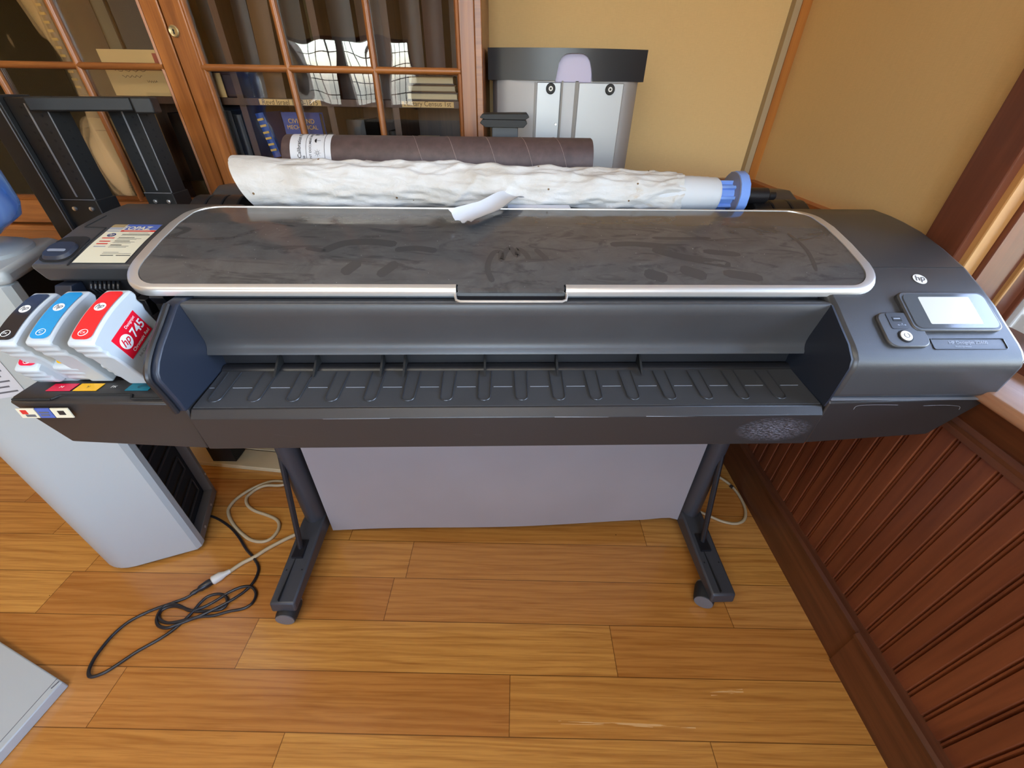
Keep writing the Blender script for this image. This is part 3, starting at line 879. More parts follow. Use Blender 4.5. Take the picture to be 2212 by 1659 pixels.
    b.add(V, F)
    lid = b.build('lid', 'bezel_silver', P, smooth=50)
    go = g.build('lid_window', 'lid_glass', lid, smooth=60)
    go['label'] = 'dusty dark glass with finger smears'
    # finger smears drawn in the dust
    def smear(pts, w):
        sm = pmb()
        q = catmull([(a, b, 0) for a, b in pts], 5)
        V = []; N = len(q)
        for i, p in enumerate(q):
            d = (q[min(i + 1, N - 1)] - q[max(i - 1, 0)]); d.z = 0; d.normalize()
            nn = Vector((-d.y, d.x, 0)); ww = w * (1 if 0 < i < N - 1 else .5)
            for sgn in (-1, 1):
                c = p + nn * ww * sgn
                V.append(surf(c.x, min(max(c.y, gv0 + .002), gv1 - .002), .0078))
        sm.add(V, [(2 * i, 2 * i + 1, 2 * i + 3, 2 * i + 2) for i in range(N - 1)])
        sm.build('finger_smear', 'lid_smear', lid, smooth=60)
    smear([(.070, .800), (.092, .765)], .006)
    smear([(-.012, .712), (-.022, .745), (-.012, .785), (.002, .79), (.004, .765), (.012, .79), (.022, .802), (.034, .778), (.036, .80), (.05, .785), (.056, .768)], .0055)
    smear([(.22, .815), (.27, .818), (.33, .810)], .008)
    smear([(.31, .84), (.36, .838), (.43, .84)], .005)
    smear([(.30, .80), (.36, .775), (.44, .755)], .010)
    smear([(.40, .795), (.47, .785)], .008)
    smear([(.34, .745), (.385, .725)], .012)
    smear([(.42, .735), (.49, .722)], .010)
    smear([(.27, .735), (.31, .72)], .012)
    smear([(.60, .86), (.61, .80), (.60, .74)], .004)
    smear([(-.335, .79), (-.30, .815), (-.25, .82), (-.20, .812)], .010)
    smear([(-.37, .80), (-.33, .79)], .006)
    smear([(-.26, .76), (-.285, .73)], .011)
    smear([(-.19, .758), (-.22, .725)], .010)
    smear([(-.12, .792), (-.16, .80), (-.20, .795)], .008)
    # handle in the front bezel
    hd = pmb()
    hd.mat(1).prism([(.7000, 1.001), (.6985, .994), (.692, .9905), (.682, .9905), (.679, .993), (.677, .990), (.706, .984), (.706, 1.001)], -.078, .120, 'x')
    hd.mat(0)
    hq = [(-.0795, .6965, 1.000), (-.0792, .690, .9965), (-.077, .682, .9935), (-.070, .6785, .9925)] + [(-.07 + .182 * i / 6, .6785, .9925) for i in range(1, 7)] + [(.119, .682, .9935), (.1212, .690, .9965), (.1215, .6965, 1.000)]
    hd.tube(hq, .0024, 8)
    hd.build('lid_handle', ['bezel_silver', 'printer_plastic_black'], lid)

    # --- touch panel on the right hump
    M = surf_frame(.80, .652)
    pn = pmb()
    # screen housing: tilted raised plate from v .690 to .620
    pn.prism(rrect(-.075, .090, -.036, .048, .014, 5), -.004, .0075, 'z', M)
    panel = pn.build('control_panel', 'printer_plastic', P, bevel=.0025, seg=2)
    g = pmb().prism(rrect(-.068, .084, -.031, .042, .012, 5), .0074, .0086, 'z', M)
    g.build('screen_glass', 'screen_cover', panel)
    g = pmb().prism(rrect(-.040, .055, -.023, .035, .002, 2), .0086, .0090, 'z', M)
    g.build('display', 'screen_lit', panel)['label'] = 'lit white display'
    M2 = surf_frame(.706, .628)
    pd = pmb()
    pd.prism(rrect(-.036, .040, -.040, .032, .016, 5), -.005, .0055, 'z', M2)
    pd.build('button_pod', 'printer_plastic', panel, bevel=.0025, seg=2)
    us = pmb()
    us.prism(rrect(-.018, .014, -.004, .030, .004, 3), .0055, .0062, 'z', M2)
    us.mat(1).box(-.010, .006, .012, .021, .0061, .0066, M2)
    us.mat(2).box(-.008, .004, .016, .0185, .0064, .0069, M2)
    us.mat(2).box(-.004, .008, .0035, .0040, .0062, .0065, M2)
    us.prism([(-.007, .00375), (-.003, .0055), (-.003, .002)], .0062, .0066, 'z', M2).prism(circ(.008, .0038, .0014, 10), .0062, .0066, 'z', M2)
    us.prism(circ(.003, .0062, .0011, 10), .0062, .0066, 'z', M2)
    us.build('usb_port', ['printer_plastic_smooth', 'hole_black', 'seam_pale'], panel)
    pb = pmb()
    pb.lathe([(.0125, .0050), (.0125, .0066), (.0105, .0070)], M2 @ Matrix.Translation((-.001, -.019, 0)), 24)
    pb.mat(1).lathe([(.0100, .0068), (.0098, .0082), (.0085, .0086)], M2 @ Matrix.Translation((-.001, -.019, 0)), 24)
    pb.mat(2)
    pb.tube([M2 @ Vector((-.001 + .0045 * math.cos(a), -.019 + .0045 * math.sin(a), .0088)) for a in [R(120 + 300 * k / 14) for k in range(15)]], .0005, 5)
    pb.build('power_button', ['hole_black', 'print_white', 'print_grey'], panel)
    # emblem and name plate
    em = pmb(); Me = surf_frame(.800, .730)
    em.hp(Me, 0, 0, .0125, 0, 1, .0012)
    em.build('maker_emblem', ['print_white', 'print_grey'], P)
    npb = pmb(); Mn = surf_frame(.818, .6005)
    o_ = rrect(-.066, .066, -.0105, .0105, .003, 3)
    q = [Mn @ Vector((a, b, .0004)) for a, b in o_]
    npb.tube(q + [q[0]], .0008, 5)
    npb.mat(1).text('HP DesignJet Z2600', Mn, .0085, .0, .0015, z=.0007)
    npb.mat(1).text('PostScript Printer', Mn, .004, -.012, -.006, z=.0007)
    npb.build('name_plate', ['printer_plastic_black', 'printed_grey'], P)

    # --- inside of the open ink bay
    ib = pmb()
    ib.box(L0 + .01, W0 - .028, .79, .806, .80, 1.0)
    ib.mat(1)
    for k in range(7): ib.tube([(-.795 + .0085 * k, .787, .985), (-.795 + .0085 * k, .779, .973), (-.795 + .0085 * k, .787, .961)], .0028, 6)
    for k in range(4): ib.tube([(-.708 + .0085 * k, .787, .985), (-.708 + .0085 * k, .779, .973), (-.708 + .0085 * k, .787, .961)], .0028, 6)
    ib.mat(2)
    ib.prism([(.79, .985), (.765, .985), (.752, .965), (.765, .94), (.79, .93)], -.846, -.815, 'x')
    ib.prism([(.79, .985), (.765, .985), (.752, .965), (.765, .94), (.79, .93)], -.672, -.645, 'x')
    ib.mat(0)
    for u in (-.80, -.765, -.73, -.70, -.66): ib.box(u - .012, u + .012, .76, .79, .935 - .01 * (u > -.74), .958)
    ib.mat(2).box(-.856, -.848, .66, .80, .85, .955)
    ib.build('ink_bay_fittings', ['printer_plastic_black', 'printer_plastic_smooth', 'printer_blue_black'], P, bevel=.002, seg=1)

    # --- rear roll cover behind the lid
    rc = pmb()
    rc.prism([(1.045, 1.045), (1.10, 1.043), (1.135, 1.050), (1.165, 1.072), (1.20, 1.084), (1.25, 1.080), (1.29, 1.05), (1.30, .98), (1.28, .80), (1.045, .78)], -.74, .80, 'x')
    rc.build('roll_cover', 'printer_plastic', P, bevel=.006, seg=2)
    for u0, u1 in ((-.735, -.62), (.635, .775)):
        hb = pmb()
        for k in range(3):
            a = u0 + (u1 - u0) * k / 3; b_ = u0 + (u1 - u0) * (k + 1) / 3 - .003
            q = []
            for s__ in range(9):
                t = s__ / 8; v = 1.045 + .125 * t; z = 1.05 + .030 * math.sin(PI * min(1, t * .9 + .1))
                q.append((v, z))
            hb.prism(q + [(1.17, 1.03), (1.045, 1.03)], a, b_, 'x')
        hb.build('cover_grip', 'printer_plastic_black', P, bevel=.003, seg=2)

    # --- stand
    def foot(uc, side):
        f_ = pmb()
        # tapered beam, side profile in (v, z)
        pr = [(.600, .052), (.606, .088), (.74, .098), (.86, .112), (.96, .112), (1.10, .10), (1.22, .085), (1.225, .055), (.95, .055), (.72, .05)]
        f_.prism(pr, uc - .036, uc + .036, 'x')
        fo = f_.build('stand_foot', 'stand_grey', P, bevel=.006, seg=2)
        d = pmb()
        d.box(uc - .011, uc - .009, .612, .74, .0885, .0990)
        d.box(uc - .0245, uc - .0215, .702, .706, .096, .0975).box(uc + .0215, uc + .0245, .702, .706, .096, .0975)
        d.mat(1).box(uc - .020, uc + .012, .74, .80, .096, .108)
        d.build('strut_socket', ['hole_black', 'printer_plastic_black'], fo)
        # caster
        w = pmb()
        cu = uc - side * .0
        for yy in ((.632, ) if side < 0 else (.640,)):
            Mw = Matrix.Translation((cu - (.0 if side < 0 else .030), yy - (.014 if side < 0 else 0), .030)) @ Matrix.Rotation(R(90 if side < 0 else 62), 4, 'Z') @ Matrix.Rotation(R(90), 4, 'Y')
            w.mat(0).lathe([(.018, -.030), (.028, -.028), (.030, -.018), (.030, .018), (.028, .026), (.018, .029)], Mw, 26)
            w.mat(1).lathe([(.026, .027), (.0265, .031), (.021, .0315)], Mw, 26)
            w.lathe([(.026, -.027), (.0265, -.031), (.021, -.0315)], Mw, 26)
            w.mat(0).box(cu - (.03 if side > 0 else .022), cu + .018, yy - .02, yy + .035, .045, .062)
        w.build('caster', ['rubber_black', 'caster_grey'], P)
        # post: oval column
        p_ = pmb()
        n = 20
        ov = [(uc + .034 * math.cos(2 * PI * k / n), .905 + .044 * math.sin(2 * PI * k / n)) for k in range(n)]
        p_.prism(ov, .105, .737, 'z')
        p_.build('stand_post', 'stand_grey', P)
        r_ = pmb()
        ru = uc - .032 * (1 if side < 0 else -1) * 0
        r_.tube([(uc - .02 * 0 - .004, .770, .095), (uc - (.028 if side < 0 else -.030), .985, .735)], .0085, 10)
        r_.build('stand_strut', 'printer_plastic_black', P)
    foot(-.632, -1); foot(.664 + .0, 1)
    pmb().box(-.62, .66, .96, 1.0, .12, .18).build('stand_crossbar', 'stand_grey', P, bevel=.004)
    # media bin cloth
    def cloth(th):
        def fn(a, b):
            u = -.575 + 1.19 * a + (-.012 + .024 * a) * (1 - b)
            zb = .036 + .036 * a + .002 * math.sin(a * 9) + (.012 * (a - .9) / .1 if a > .9 else 0)
            if a > .97: zb -= (a - .97) * .6
            z = zb + (.733 - zb) * b
            v = .868 + .012 * (1 - b) + .004 * math.sin(a * 7 + 1) * (1 - b) + th
            return Vector((u, v, z))
        return fn
    c_ = pmb()
    c_.grid(cloth(0), 40, 16); c_.grid(cloth(.003), 40, 16)
    f0 = cloth(0); f1 = cloth(.003)
    c_.grid(lambda a, b: f0(a, 0) if b < .5 else f1(a, 0), 40, 1)
    c_.grid(lambda a, b: f0(0, a) if b < .5 else f1(0, a), 16, 1)
    c_.grid(lambda a, b: f0(1, a) if b < .5 else f1(1, a), 16, 1)
    c_.build('media_bin_cloth', 'bin_fabric', P, smooth=60)['label'] = 'hanging pale mauve-grey bin cloth'
build_printer()

# ================================================================== ink cartridges
E1 = Vector((0, .94, .342)); E2 = Vector((0, .342, -.94))
def cartridge(label, ur, v, z, ink, letter, side=None, width=.040, length=.117, depth=.125, name='ink_cartridge', group=None):
    """ur: right side; (v, z): lower end of the strip; strip runs back and up along E1, body goes down along E2"""
    uc = ur - width / 2
    base = PF @ Vector((uc, v + .08, z - .11))
    t = thing(name, label, 'ink cartridge', base, PYAW, group)
    # local frame: x = along E1, y = +u... use matrix with columns (E1, u, -E2)
    M = Matrix.Identity(4)
    o = Vector((uc, v, z))
    cols = (E1, Vector((-1, 0, 0)), -E2)
    for k, c in enumerate(cols):
        for i in range(3): M[i][k] = c[i]
    for i in range(3): M[i][3] = o[i]
    # M maps (a along strip, -u, up out of strip)
    w2 = width / 2
    b = pmb()
    def arch(a): return .006 * (1 - ((a / length) * 2 - 1) ** 2)
    top_ = [(length * k / 10, arch(length * k / 10)) for k in range(11)]
    prof = top_ + [(length + .002, -.012), (length - .004, -.018), (length - .002, -.03), (length - .006, -.04), (length - .006, -depth), (.010, -depth), (.004, -.045), (.0, -.034), (.002, -.027), (-.002, -.020), (0, -.013), (-.003, -.006)]
    b.prism([(a, h) for a, h in prof], -w2, w2, 'y', M)
    b.build('cartridge_body', 'cartridge_white', t, bevel=.0035, seg=2)
    s = pmb()
    # colour strip following the arch, rounded at both ends
    N = 24; x0, x1, hw = .006, length - .006, w2 - .0045
    V = []
    for k in range(N + 1):
        a = x0 + (x1 - x0) * (.5 - .5 * math.cos(PI * k / N))
        d = min(a - x0, x1 - a); r = .009
        q = hw - (r - math.sqrt(max(0, r * r - (r - min(d, r)) ** 2)))
        for sg in (-1, 1): V.append((a, sg * q, arch(a) + .0010))
    s.add(V, [(2 * k, 2 * k + 1, 2 * k + 3, 2 * k + 2) for k in range(N)], M)
    # emblem and letter: x axis of lettering = +u, y axis = along strip
    L = pmb()
    Ml = M @ Matrix(((0, 1, 0, 0), (-1, 0, 0, 0), (0, 0, 1, 0), (0, 0, 0, 1)))  # local (x,y) -> (a=y, -u=-x)
    s.hp(Ml @ Matrix.Translation((0, length * .60, arch(length * .6) + .0010)), 0, 0, .0085, 1, 2, .0009, rot=R(0))
    Mb = Ml @ Matrix.Translation((0, length * .15, arch(length * .15) + .0011))
    ring = [Mb @ Vector((.0065 * math.cos(2 * PI * k / 20), .0065 * math.sin(2 * PI * k / 20), .0006)) for k in range(21)]
    s.mat(1).tube(ring, .0005, 5)
    s.mat(1).text(letter, Mb, .006 if len(letter) == 2 else .008, z=.0008)
    s.build('colour_strip', [ink, 'print_white', 'print_grey'], t, smooth=60)
    if side:
        q = pmb()
        # plane of the right face: x along E1, y = -E2 (towards strip), z = +u
        Ms = frame(Vector((ur + .0002, v, z)), E1, -E2)
        lx0, lx1, ly0, ly1 = .022, .090, -.068, -.021
        q.mat(0).prism([(lx0, ly0), (lx1, ly0), (lx1, ly1), (lx0, ly1)], 0, .0006, 'z', Ms)
        q.hp(Ms, lx0 + .0165, ly0 + .026, .0125, 1, 0, .0012)
        if side[1]:
            q.mat(1).text('Designjet', Ms, .0085, lx0 + .047, ly1 - .007, z=.001, bold=0, fit=.028)
            q.mat(1).text('745', Ms, .021, lx0 + .049, ly1 - .0225, z=.001, bold=.02, fit=.032)
            q.mat(1).text(side[1], Ms, .0085, lx0 + .038, ly0 + .007, z=.001, bold=.01, fit=.050)
            q.mat(2).text('Ink Cartridge', Ms, .008, lx0 + .032, ly0 - .008, z=.001, fit=.038)
        q.build('side_label', [side[0], 'print_white', 'print_grey'], t)
    return t
G = 'ink cartridges standing in the open bay'
cartridge('ink cartridge with red strip and red 745 side label, beside the bay wall', -.622, .562, .976, 'ink_red', 'CR', ('label_red', 'Chromatic Red'), group=G)
cartridge('ink cartridge with cyan strip, between the red and the black striped cartridges', -.716, .588, .963, 'ink_cyan', 'C', ('ink_navy', None), group=G)
cartridge('ink cartridge with glossy black strip, in the upper row at the far left', -.783, .596, .956, 'ink_black', 'PK', None, group=G)
cartridge('ink cartridge with magenta strip, mostly hidden below the black one', -.800, .612, .896, 'ink_magenta', 'M', None, group=G, depth=.05, length=.10)
cartridge('white ink cartridge below the cyan one, its yellow strip barely showing', -.742, .622, .894, 'ink_yellow', 'Y', None, group=G, depth=.05, length=.10, width=.044)
cartridge('dark striped ink cartridge tucked low under the red one', -.655, .620, .900, 'ink_black', 'MK', None, group=G, depth=.055, length=.10, width=.044)

# ================================================================== rolls on the printer
def paper_roll():
    base = PF @ Vector((0, 1.085, 1.045))
    t = thing('paper_roll', 'white paper roll in a crumpled stained wrapper on its blue flanged spindle', 'paper roll', base, PYAW)
    vc = 1.085
    def rad(u):
        return .054 - .008 * max(0, min(1, (u + .1) / .55))
    import mathutils.noise as mn
    def wrap(a, b):
        th = 2 * PI * b
        u = -.612 + 1.052 * a
        r = rad(u)
        z0 = 1.047 + r
        k = min(1, a * 6) * .9 + .1
        cr = (mn.noise(Vector((u * 7, math.cos(th) * 2.2, math.sin(th) * 2.2))) * .006 + mn.noise(Vector((u * 21, math.cos(th) * 6, math.sin(th) * 6))) * .004) * k
        # sharp creases: ridged noise running across the roll
        rg = 1 - 1.0 * abs(mn.noise(Vector((u * 13 + th * .8, math.cos(th) * 1.6, 3)))) * 2.6
        cr += max(0, rg - .35) * .006 * k * (.4 + .6 * min(1, max(0, (u + .45) * 3)))
        cr -= abs(mn.noise(Vector((u * 9 + 5, th * 1.3, 3)))) * .008 * k
        # left mouth: slanted cut, lower side longer
        if a < .02: pass
        rr = r + cr
        if a > .985: rr -= .002
        uu = u + (1 - a) ** 8 * (.045 * (1 - math.sin(th)) * .5) + (.006 * mn.noise(Vector((th * 2, 7, 1))) if a > .98 else 0)
        # the wrapper's open mouth is squashed wider than the roll
        wz = 1 + .12 * (1 - a) ** 4
        return Vector((uu, vc + rr * math.cos(th) * 1.0, z0 + rr * math.sin(th) * wz + .006 * (1 - a) ** 3))
    w = pmb(); w.grid(lambda a, b: wrap(b, a), 96, 260, close_u=True)
    w.build('paper_wrapper', 'paper_wrap', t, smooth=80)
    c = pmb()
    Mx = Matrix.Translation((0, vc, 1.047 + .0455)) @ Matrix.Rotation(R(90), 4, 'Y')
    c.lathe([(.020, -.58), (.0425, -.58), (.0425, .47), (.0418, .475), (.0418, .488), (.0410, .491), (.0410, .508), (.0400, .511), (.0400, .528), (.036, .534), (.020, .535)], Mx, 40)
    c.build('paper_coil', 'paper_white', t)
    f = pmb()
    f.lathe([(.030, .525), (.030, .535), (.026, .536), (.026, .572), (.012, .573)], Mx, 24)
    for k in range(8):
        a = 2 * PI * k / 8
        f.box(-.0035, .0035, .018, .0335, .533, .574, Mx @ Matrix.Rotation(a, 4, 'Z'))
    f.mat(0).lathe([(.012, .571), (.0545, .571), (.0545, .592), (.053, .594), (.012, .594)], Mx, 14)
    f.mat(1).lathe([(.026, .5695), (.0525, .5695), (.0525, .571)], Mx, 40)
    f.build('spindle_flange', ['spindle_blue', 'spindle_grey'], t, bevel=.001, seg=1)
    s = pmb()
    s.lathe([(.018, .50), (.018, .662), (.015, .666), (.010, .668), (.010, .684), (.008, .686)], Mx, 24)
    s.build('spindle_rod', 'cord_black', t)
    # torn strip curling forward over the lid
    fl = pmb()
    def strip(off):
        def fn(a, b):
            # a across (0..1), b along from the roll (0) down to the lid (1)
            q = b
            c = a - .5
            u = .042 - .122 * q + .012 * math.sin(q * 3) + (.034 + .014 * q) * c
            v = 1.035 - .175 * q ** 1.15 - (.030 + .010 * q) * c + .010 * (q > .96) * math.sin(a * 17)
            z = 1.094 + .012 * math.sin(min(1, q * 1.6) * PI) * (1 - q) - .012 * q
            z = max(z, top(v) + .010) + .012 * (abs(c) * 2) ** 2 * (.4 + .8 * q) * (1.3 if a < .5 else .5)
            return Vector((u, v, z + off))
        return fn
    fl.grid(strip(0), 10, 24); fl.grid(strip(.0008), 10, 24)
    fl.build('torn_flap', 'paper_white', t, smooth=70)
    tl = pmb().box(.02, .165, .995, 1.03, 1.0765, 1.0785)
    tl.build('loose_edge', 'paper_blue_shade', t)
paper_roll()

def card_tube():
    vc, zc, r = 1.205, 1.145, .056
    u0, u1 = -.530, .236
    base = PF @ Vector(((u0 + u1) / 2, vc, zc - r))
    t = thing('cardboard_tube', 'brown cardboard mailing tube with a white label, lying behind the white paper roll', 'mailing tube', base, PYAW)
    Mx = Matrix.Translation((0, vc, zc)) @ Matrix.Rotation(R(90), 4, 'Y')
    b = pmb()
    b.lathe([(r - .005, u0 + .002), (r - .002, u0), (r, u0 + .003), (r, u1 - .003), (r - .002, u1), (r - .005, u1 - .001)], Mx, 48)
    b.mat(1)
    for u in (-.24, -.155, -.06, .03, .115):                    # spiral seam lines
        q = []
        for k in range(17):
            a = R(-20 + 200 * k / 16)
            q.append((u + .06 - .045 * k / 16 * 1.4, vc - (r + .0001) * math.cos(a), zc + (r + .0001) * math.sin(a)))
        b.tube(q, .0007, 5)
    b.build('tube_body', ['tube_card', 'tube_seam'], t, smooth=50)
    # label wrapped around
    l = pmb()
    lu0, lu1 = -.508, -.410
    def lp(u, s, off=.0005):
        """s: arc length from the crest towards the front"""
        a = s / r
        return Vector((u, vc - (r + off) * math.sin(a), zc + (r + off) * math.cos(a)))
    sm0, sm1 = -.03, .16
    V = []; N = 24
    for k in range(N + 1):
        s = sm0 + (sm1 - sm0) * k / N
        V += [lp(lu0, s), lp(lu1, s)]
    l.add(V, [(2 * k, 2 * k + 1, 2 * k + 3, 2 * k + 2) for k in range(N)])
    l.mat(1)
    def ltext(txt, u, s, size, bold=0):
        # lettering reads upwards: x -> -s, y -> -u
        V, F, w, h = text2d(txt, size, 0, bold)
        l.add([lp(u - b_, s - a_, .001) for a_, b_ in V], F)
    ltext('Calibration Kit', lu0 + .022, .040, .0125, .01)
    ltext('IMPORTANT DOCUMENT INSIDE', lu0 + .049, .055, .0072, .01)
    ltext('888', lu0 + .033, .078, .008)
    for u in (lu0 + .039, lu0 + .083):
        q = [lp(u, sm0 + (sm1 - sm0) * k / 16, .0008) for k in range(17)]
        l.tube(q, .0005, 4)
    def lpoly(pts): l.add([lp(u, s, .001) for u, s in pts], [tuple(range(len(pts)))])
    cu = lu0 + .062
    lpoly([(cu - .005, .006), (cu + .004, .008), (cu + .004, .012), (cu - .005, .014)]); lpoly([(cu + .004, .0095), (cu + .013, .0095), (cu + .013, .0105), (cu + .004, .0105)]); lpoly([(cu + .012, .007), (cu + .014, .006), (cu + .014, .014), (cu + .012, .013)])
    lpoly([(cu + .002, .028), (cu - .002, .031), (cu - .003, .035), (cu - .002, .039), (cu + .002, .042)]); lpoly([(cu + .002, .0345), (cu + .012, .0345), (cu + .012, .0355), (cu + .002, .0355)])
    for a in range(8):
        d = (math.cos(a * PI / 4), math.sin(a * PI / 4))
        lpoly([(cu + .004 + d[0] * .002 - d[1] * .0006, .066 + d[1] * .002 + d[0] * .0006), (cu + .004 + d[0] * .010, .066 + d[1] * .010), (cu + .004 + d[0] * .002 + d[1] * .0006, .066 + d[1] * .002 - d[0] * .0006)])
    l.build('tube_label', ['label_paper', 'print_black'], t, smooth=60)
card_tube()

# ================================================================== bookcase
BX0, BX1, BY0, BY1 = -1.86, -.106, 1.48, 1.825
def bookcase():
    t = thing('bookcase', 'tall glazed two-door wooden bookcase full of old books against the back wall', 'bookcase', ((BX0 + BX1) / 2, (BY0 + BY1) / 2, 0))
    c = MB()
    c.box(BX0, BX0 + .02, BY0 + .02, BY1, 0, 2.2).box(BX1 - .02, BX1, BY0 + .005, BY1, 0, 2.2)
    c.box(BX0, BX1, BY0 - .01, BY1, 2.2, 2.25).box(BX0 + .02, BX1 - .02, BY0 + .02, BY1, .86, .90)
    c.box(BX0, BX1, BY0 - .012, BY0 + .02, .872, .890)
    c.box(BX0, BX1, BY0 + .002, BY0 + .02, .12, .872).box(BX0, BX1, BY0 - .006, BY0 + .02, 0, .12)
    c.build('case', 'bookcase_wood_wide', t, bevel=.002, seg=1)
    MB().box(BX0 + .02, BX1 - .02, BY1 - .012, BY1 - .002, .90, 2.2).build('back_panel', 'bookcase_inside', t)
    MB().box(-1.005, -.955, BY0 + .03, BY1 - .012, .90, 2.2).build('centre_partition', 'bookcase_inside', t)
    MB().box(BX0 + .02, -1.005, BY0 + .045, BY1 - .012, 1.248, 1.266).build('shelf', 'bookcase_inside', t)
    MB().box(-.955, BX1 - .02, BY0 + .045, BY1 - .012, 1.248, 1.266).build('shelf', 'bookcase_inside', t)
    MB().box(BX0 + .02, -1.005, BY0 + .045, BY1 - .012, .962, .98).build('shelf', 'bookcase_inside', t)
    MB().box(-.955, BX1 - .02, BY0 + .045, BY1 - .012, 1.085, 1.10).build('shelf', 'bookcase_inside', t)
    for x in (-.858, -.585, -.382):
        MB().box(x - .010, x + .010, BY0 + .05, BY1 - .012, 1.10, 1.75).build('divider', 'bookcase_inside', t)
    # paper shelf labels with faded handwriting
    for x0, x1, txt in ((-.80, -.61, 'Revd Israel 1800-1815'), (-.36, -.20, 'Military Census 1st')):
        s = MB(); s.box(x0, x1, BY0 + .0435, BY0 + .0455, 1.2495, 1.2645)
        s.mat(1).text(txt, frame((0, BY0 + .0430, 0), (1, 0, 0), (0, 0, 1)), .015, (x0 + x1) / 2, 1.257, fit=(x1 - x0) * .9, z=.0002)
        s.build('shelf_label', ['envelope_tan', 'news_ink'], t)
    def door(xa, xb, gx0, gx1, lock):
        d = MB()
        z0, z1, y0, y1 = .895, 2.19, BY0, BY0 + .022
        d.box(xa, gx0, y0, y1, z0, z1).box(gx1, xb, y0, y1, z0, z1)
        d.mat(1).box(gx0, gx1, y0, y1, z0, .972).box(gx0, gx1, y0, y1, 2.13, z1)
        o = d.build('door', ['bookcase_wood', 'bookcase_wood_wide'], t, bevel=.003, seg=1)
        # bead around each stile, muntins with rounded front
        m = MB()
        hw = .0085
        prof = [(-hw, .012), (-hw, -.002), (-hw * .55, -.006), (0, -.008), (hw * .55, -.006), (hw, -.002), (hw, .012)]
        n = 3
        for k in range(1, n):
            x = gx0 + (gx1 - gx0) * k / n
            m.prism([(x + a, y0 + .006 + b) for a, b in prof], .972, 2.13, 'z')
        for x, sg in ((gx0, 1), (gx1, -1)):
            m.prism([(x, y0 + .002), (x + sg * .006, y0), (x + sg * .011, y0 + .006), (x + sg * .011, y0 + .018), (x, y0 + .018)], .972, 2.13, 'z')
        m.mat(1)
        for z in (1.338, 1.735):
            m.prism([(y0 + .006 + b, z + a) for a, b in prof], gx0, gx1, 'x')
        m.prism([(y0 + .002, .972), (y0, .978), (y0 + .008, .985), (y0 + .02, .985), (y0 + .02, .972)], gx0, gx1, 'x')
        m.build('muntins', ['bookcase_wood', 'bookcase_wood_wide'], o, smooth=50)
        g = MB(); g.box(gx0, gx1, y0 + .0115, y0 + .0145, .975, 2.13)
        g.build('door_glass', 'bookcase_glass', o)
        if lock:
            q = MB(); Mk = frame((lock, y0, 1.417), (1, 0, 0), (0, 0, 1))
            q.lathe([(.0135, -.001), (.0135, .003), (.0115, .0045), (.0085, .0035)], Mk, 24)
            q.mat(1).prism(circ(0, .002, .0024, 12), .0036, .0042, 'z', Mk).prism([(-.0012, .002), (.0012, .002), (.0018, -.006), (-.0018, -.006)], .0036, .0042, 'z', Mk)
            q.build('keyhole_plate', ['lock_brass', 'hole_black'], o)
    door(-1.83, -.978, -1.78, -1.028, None)
    door(-.974, -.125, -.917, -.169, -.958)
bookcase()

def book(name, label, x, y, z, w, d, h, cover, lean=0.0, gold=0, group='old books in the glazed bookcase', lines=None, face=False, cat='book'):
    """upright volume, spine to the front (or cover to the front when face)"""
    M = Matrix.Translation((x, y, z)) @ Matrix.Rotation(lean, 4, 'Y')
    t = thing(name, label, cat, (x, y, z), 0, group)
    c = MB(); e = .0025
    if face:
        c.box(0, w, 0, e, 0, h, M).box(0, w, d - e, d, 0, h, M).box(0, e, 0, d, 0, h, M)
    else:
        # rounded spine
        sp_ = [(w * k / 6, -.006 * math.sin(PI * k / 6)) for k in range(7)]
        c.prism(sp_ + [(w, .006), (0, .006)], 0, h, 'z', M)
        c.box(0, e, 0, d, 0, h, M).box(w - e, w, 0, d, 0, h, M)
    if gold:
        c.mat(1)
        for f in gold:
            c.box(w * .12, w * .88, -.0075, -.0045, h * f, h * f + .006, M)
    if lines:
        Mf = M @ frame((w / 2, -.0008 if face else -.0072, 0), (1, 0, 0), (0, 0, 1))
        c.mat(1)
        for txt, zz, sz in lines:
            if face: c.text(txt, Mf, sz, 0, zz, z=.0002)
            else: c.text(txt, Mf, sz, 0, zz, z=.0002, rot=R(-90))
    c.build('cover', [cover, 'gold_print'], t)
    p = MB(); p.box(e, w - e, e, d - .004, .004, h - .004, M)
    p.build('page_block', 'page_edge', t)
    return t
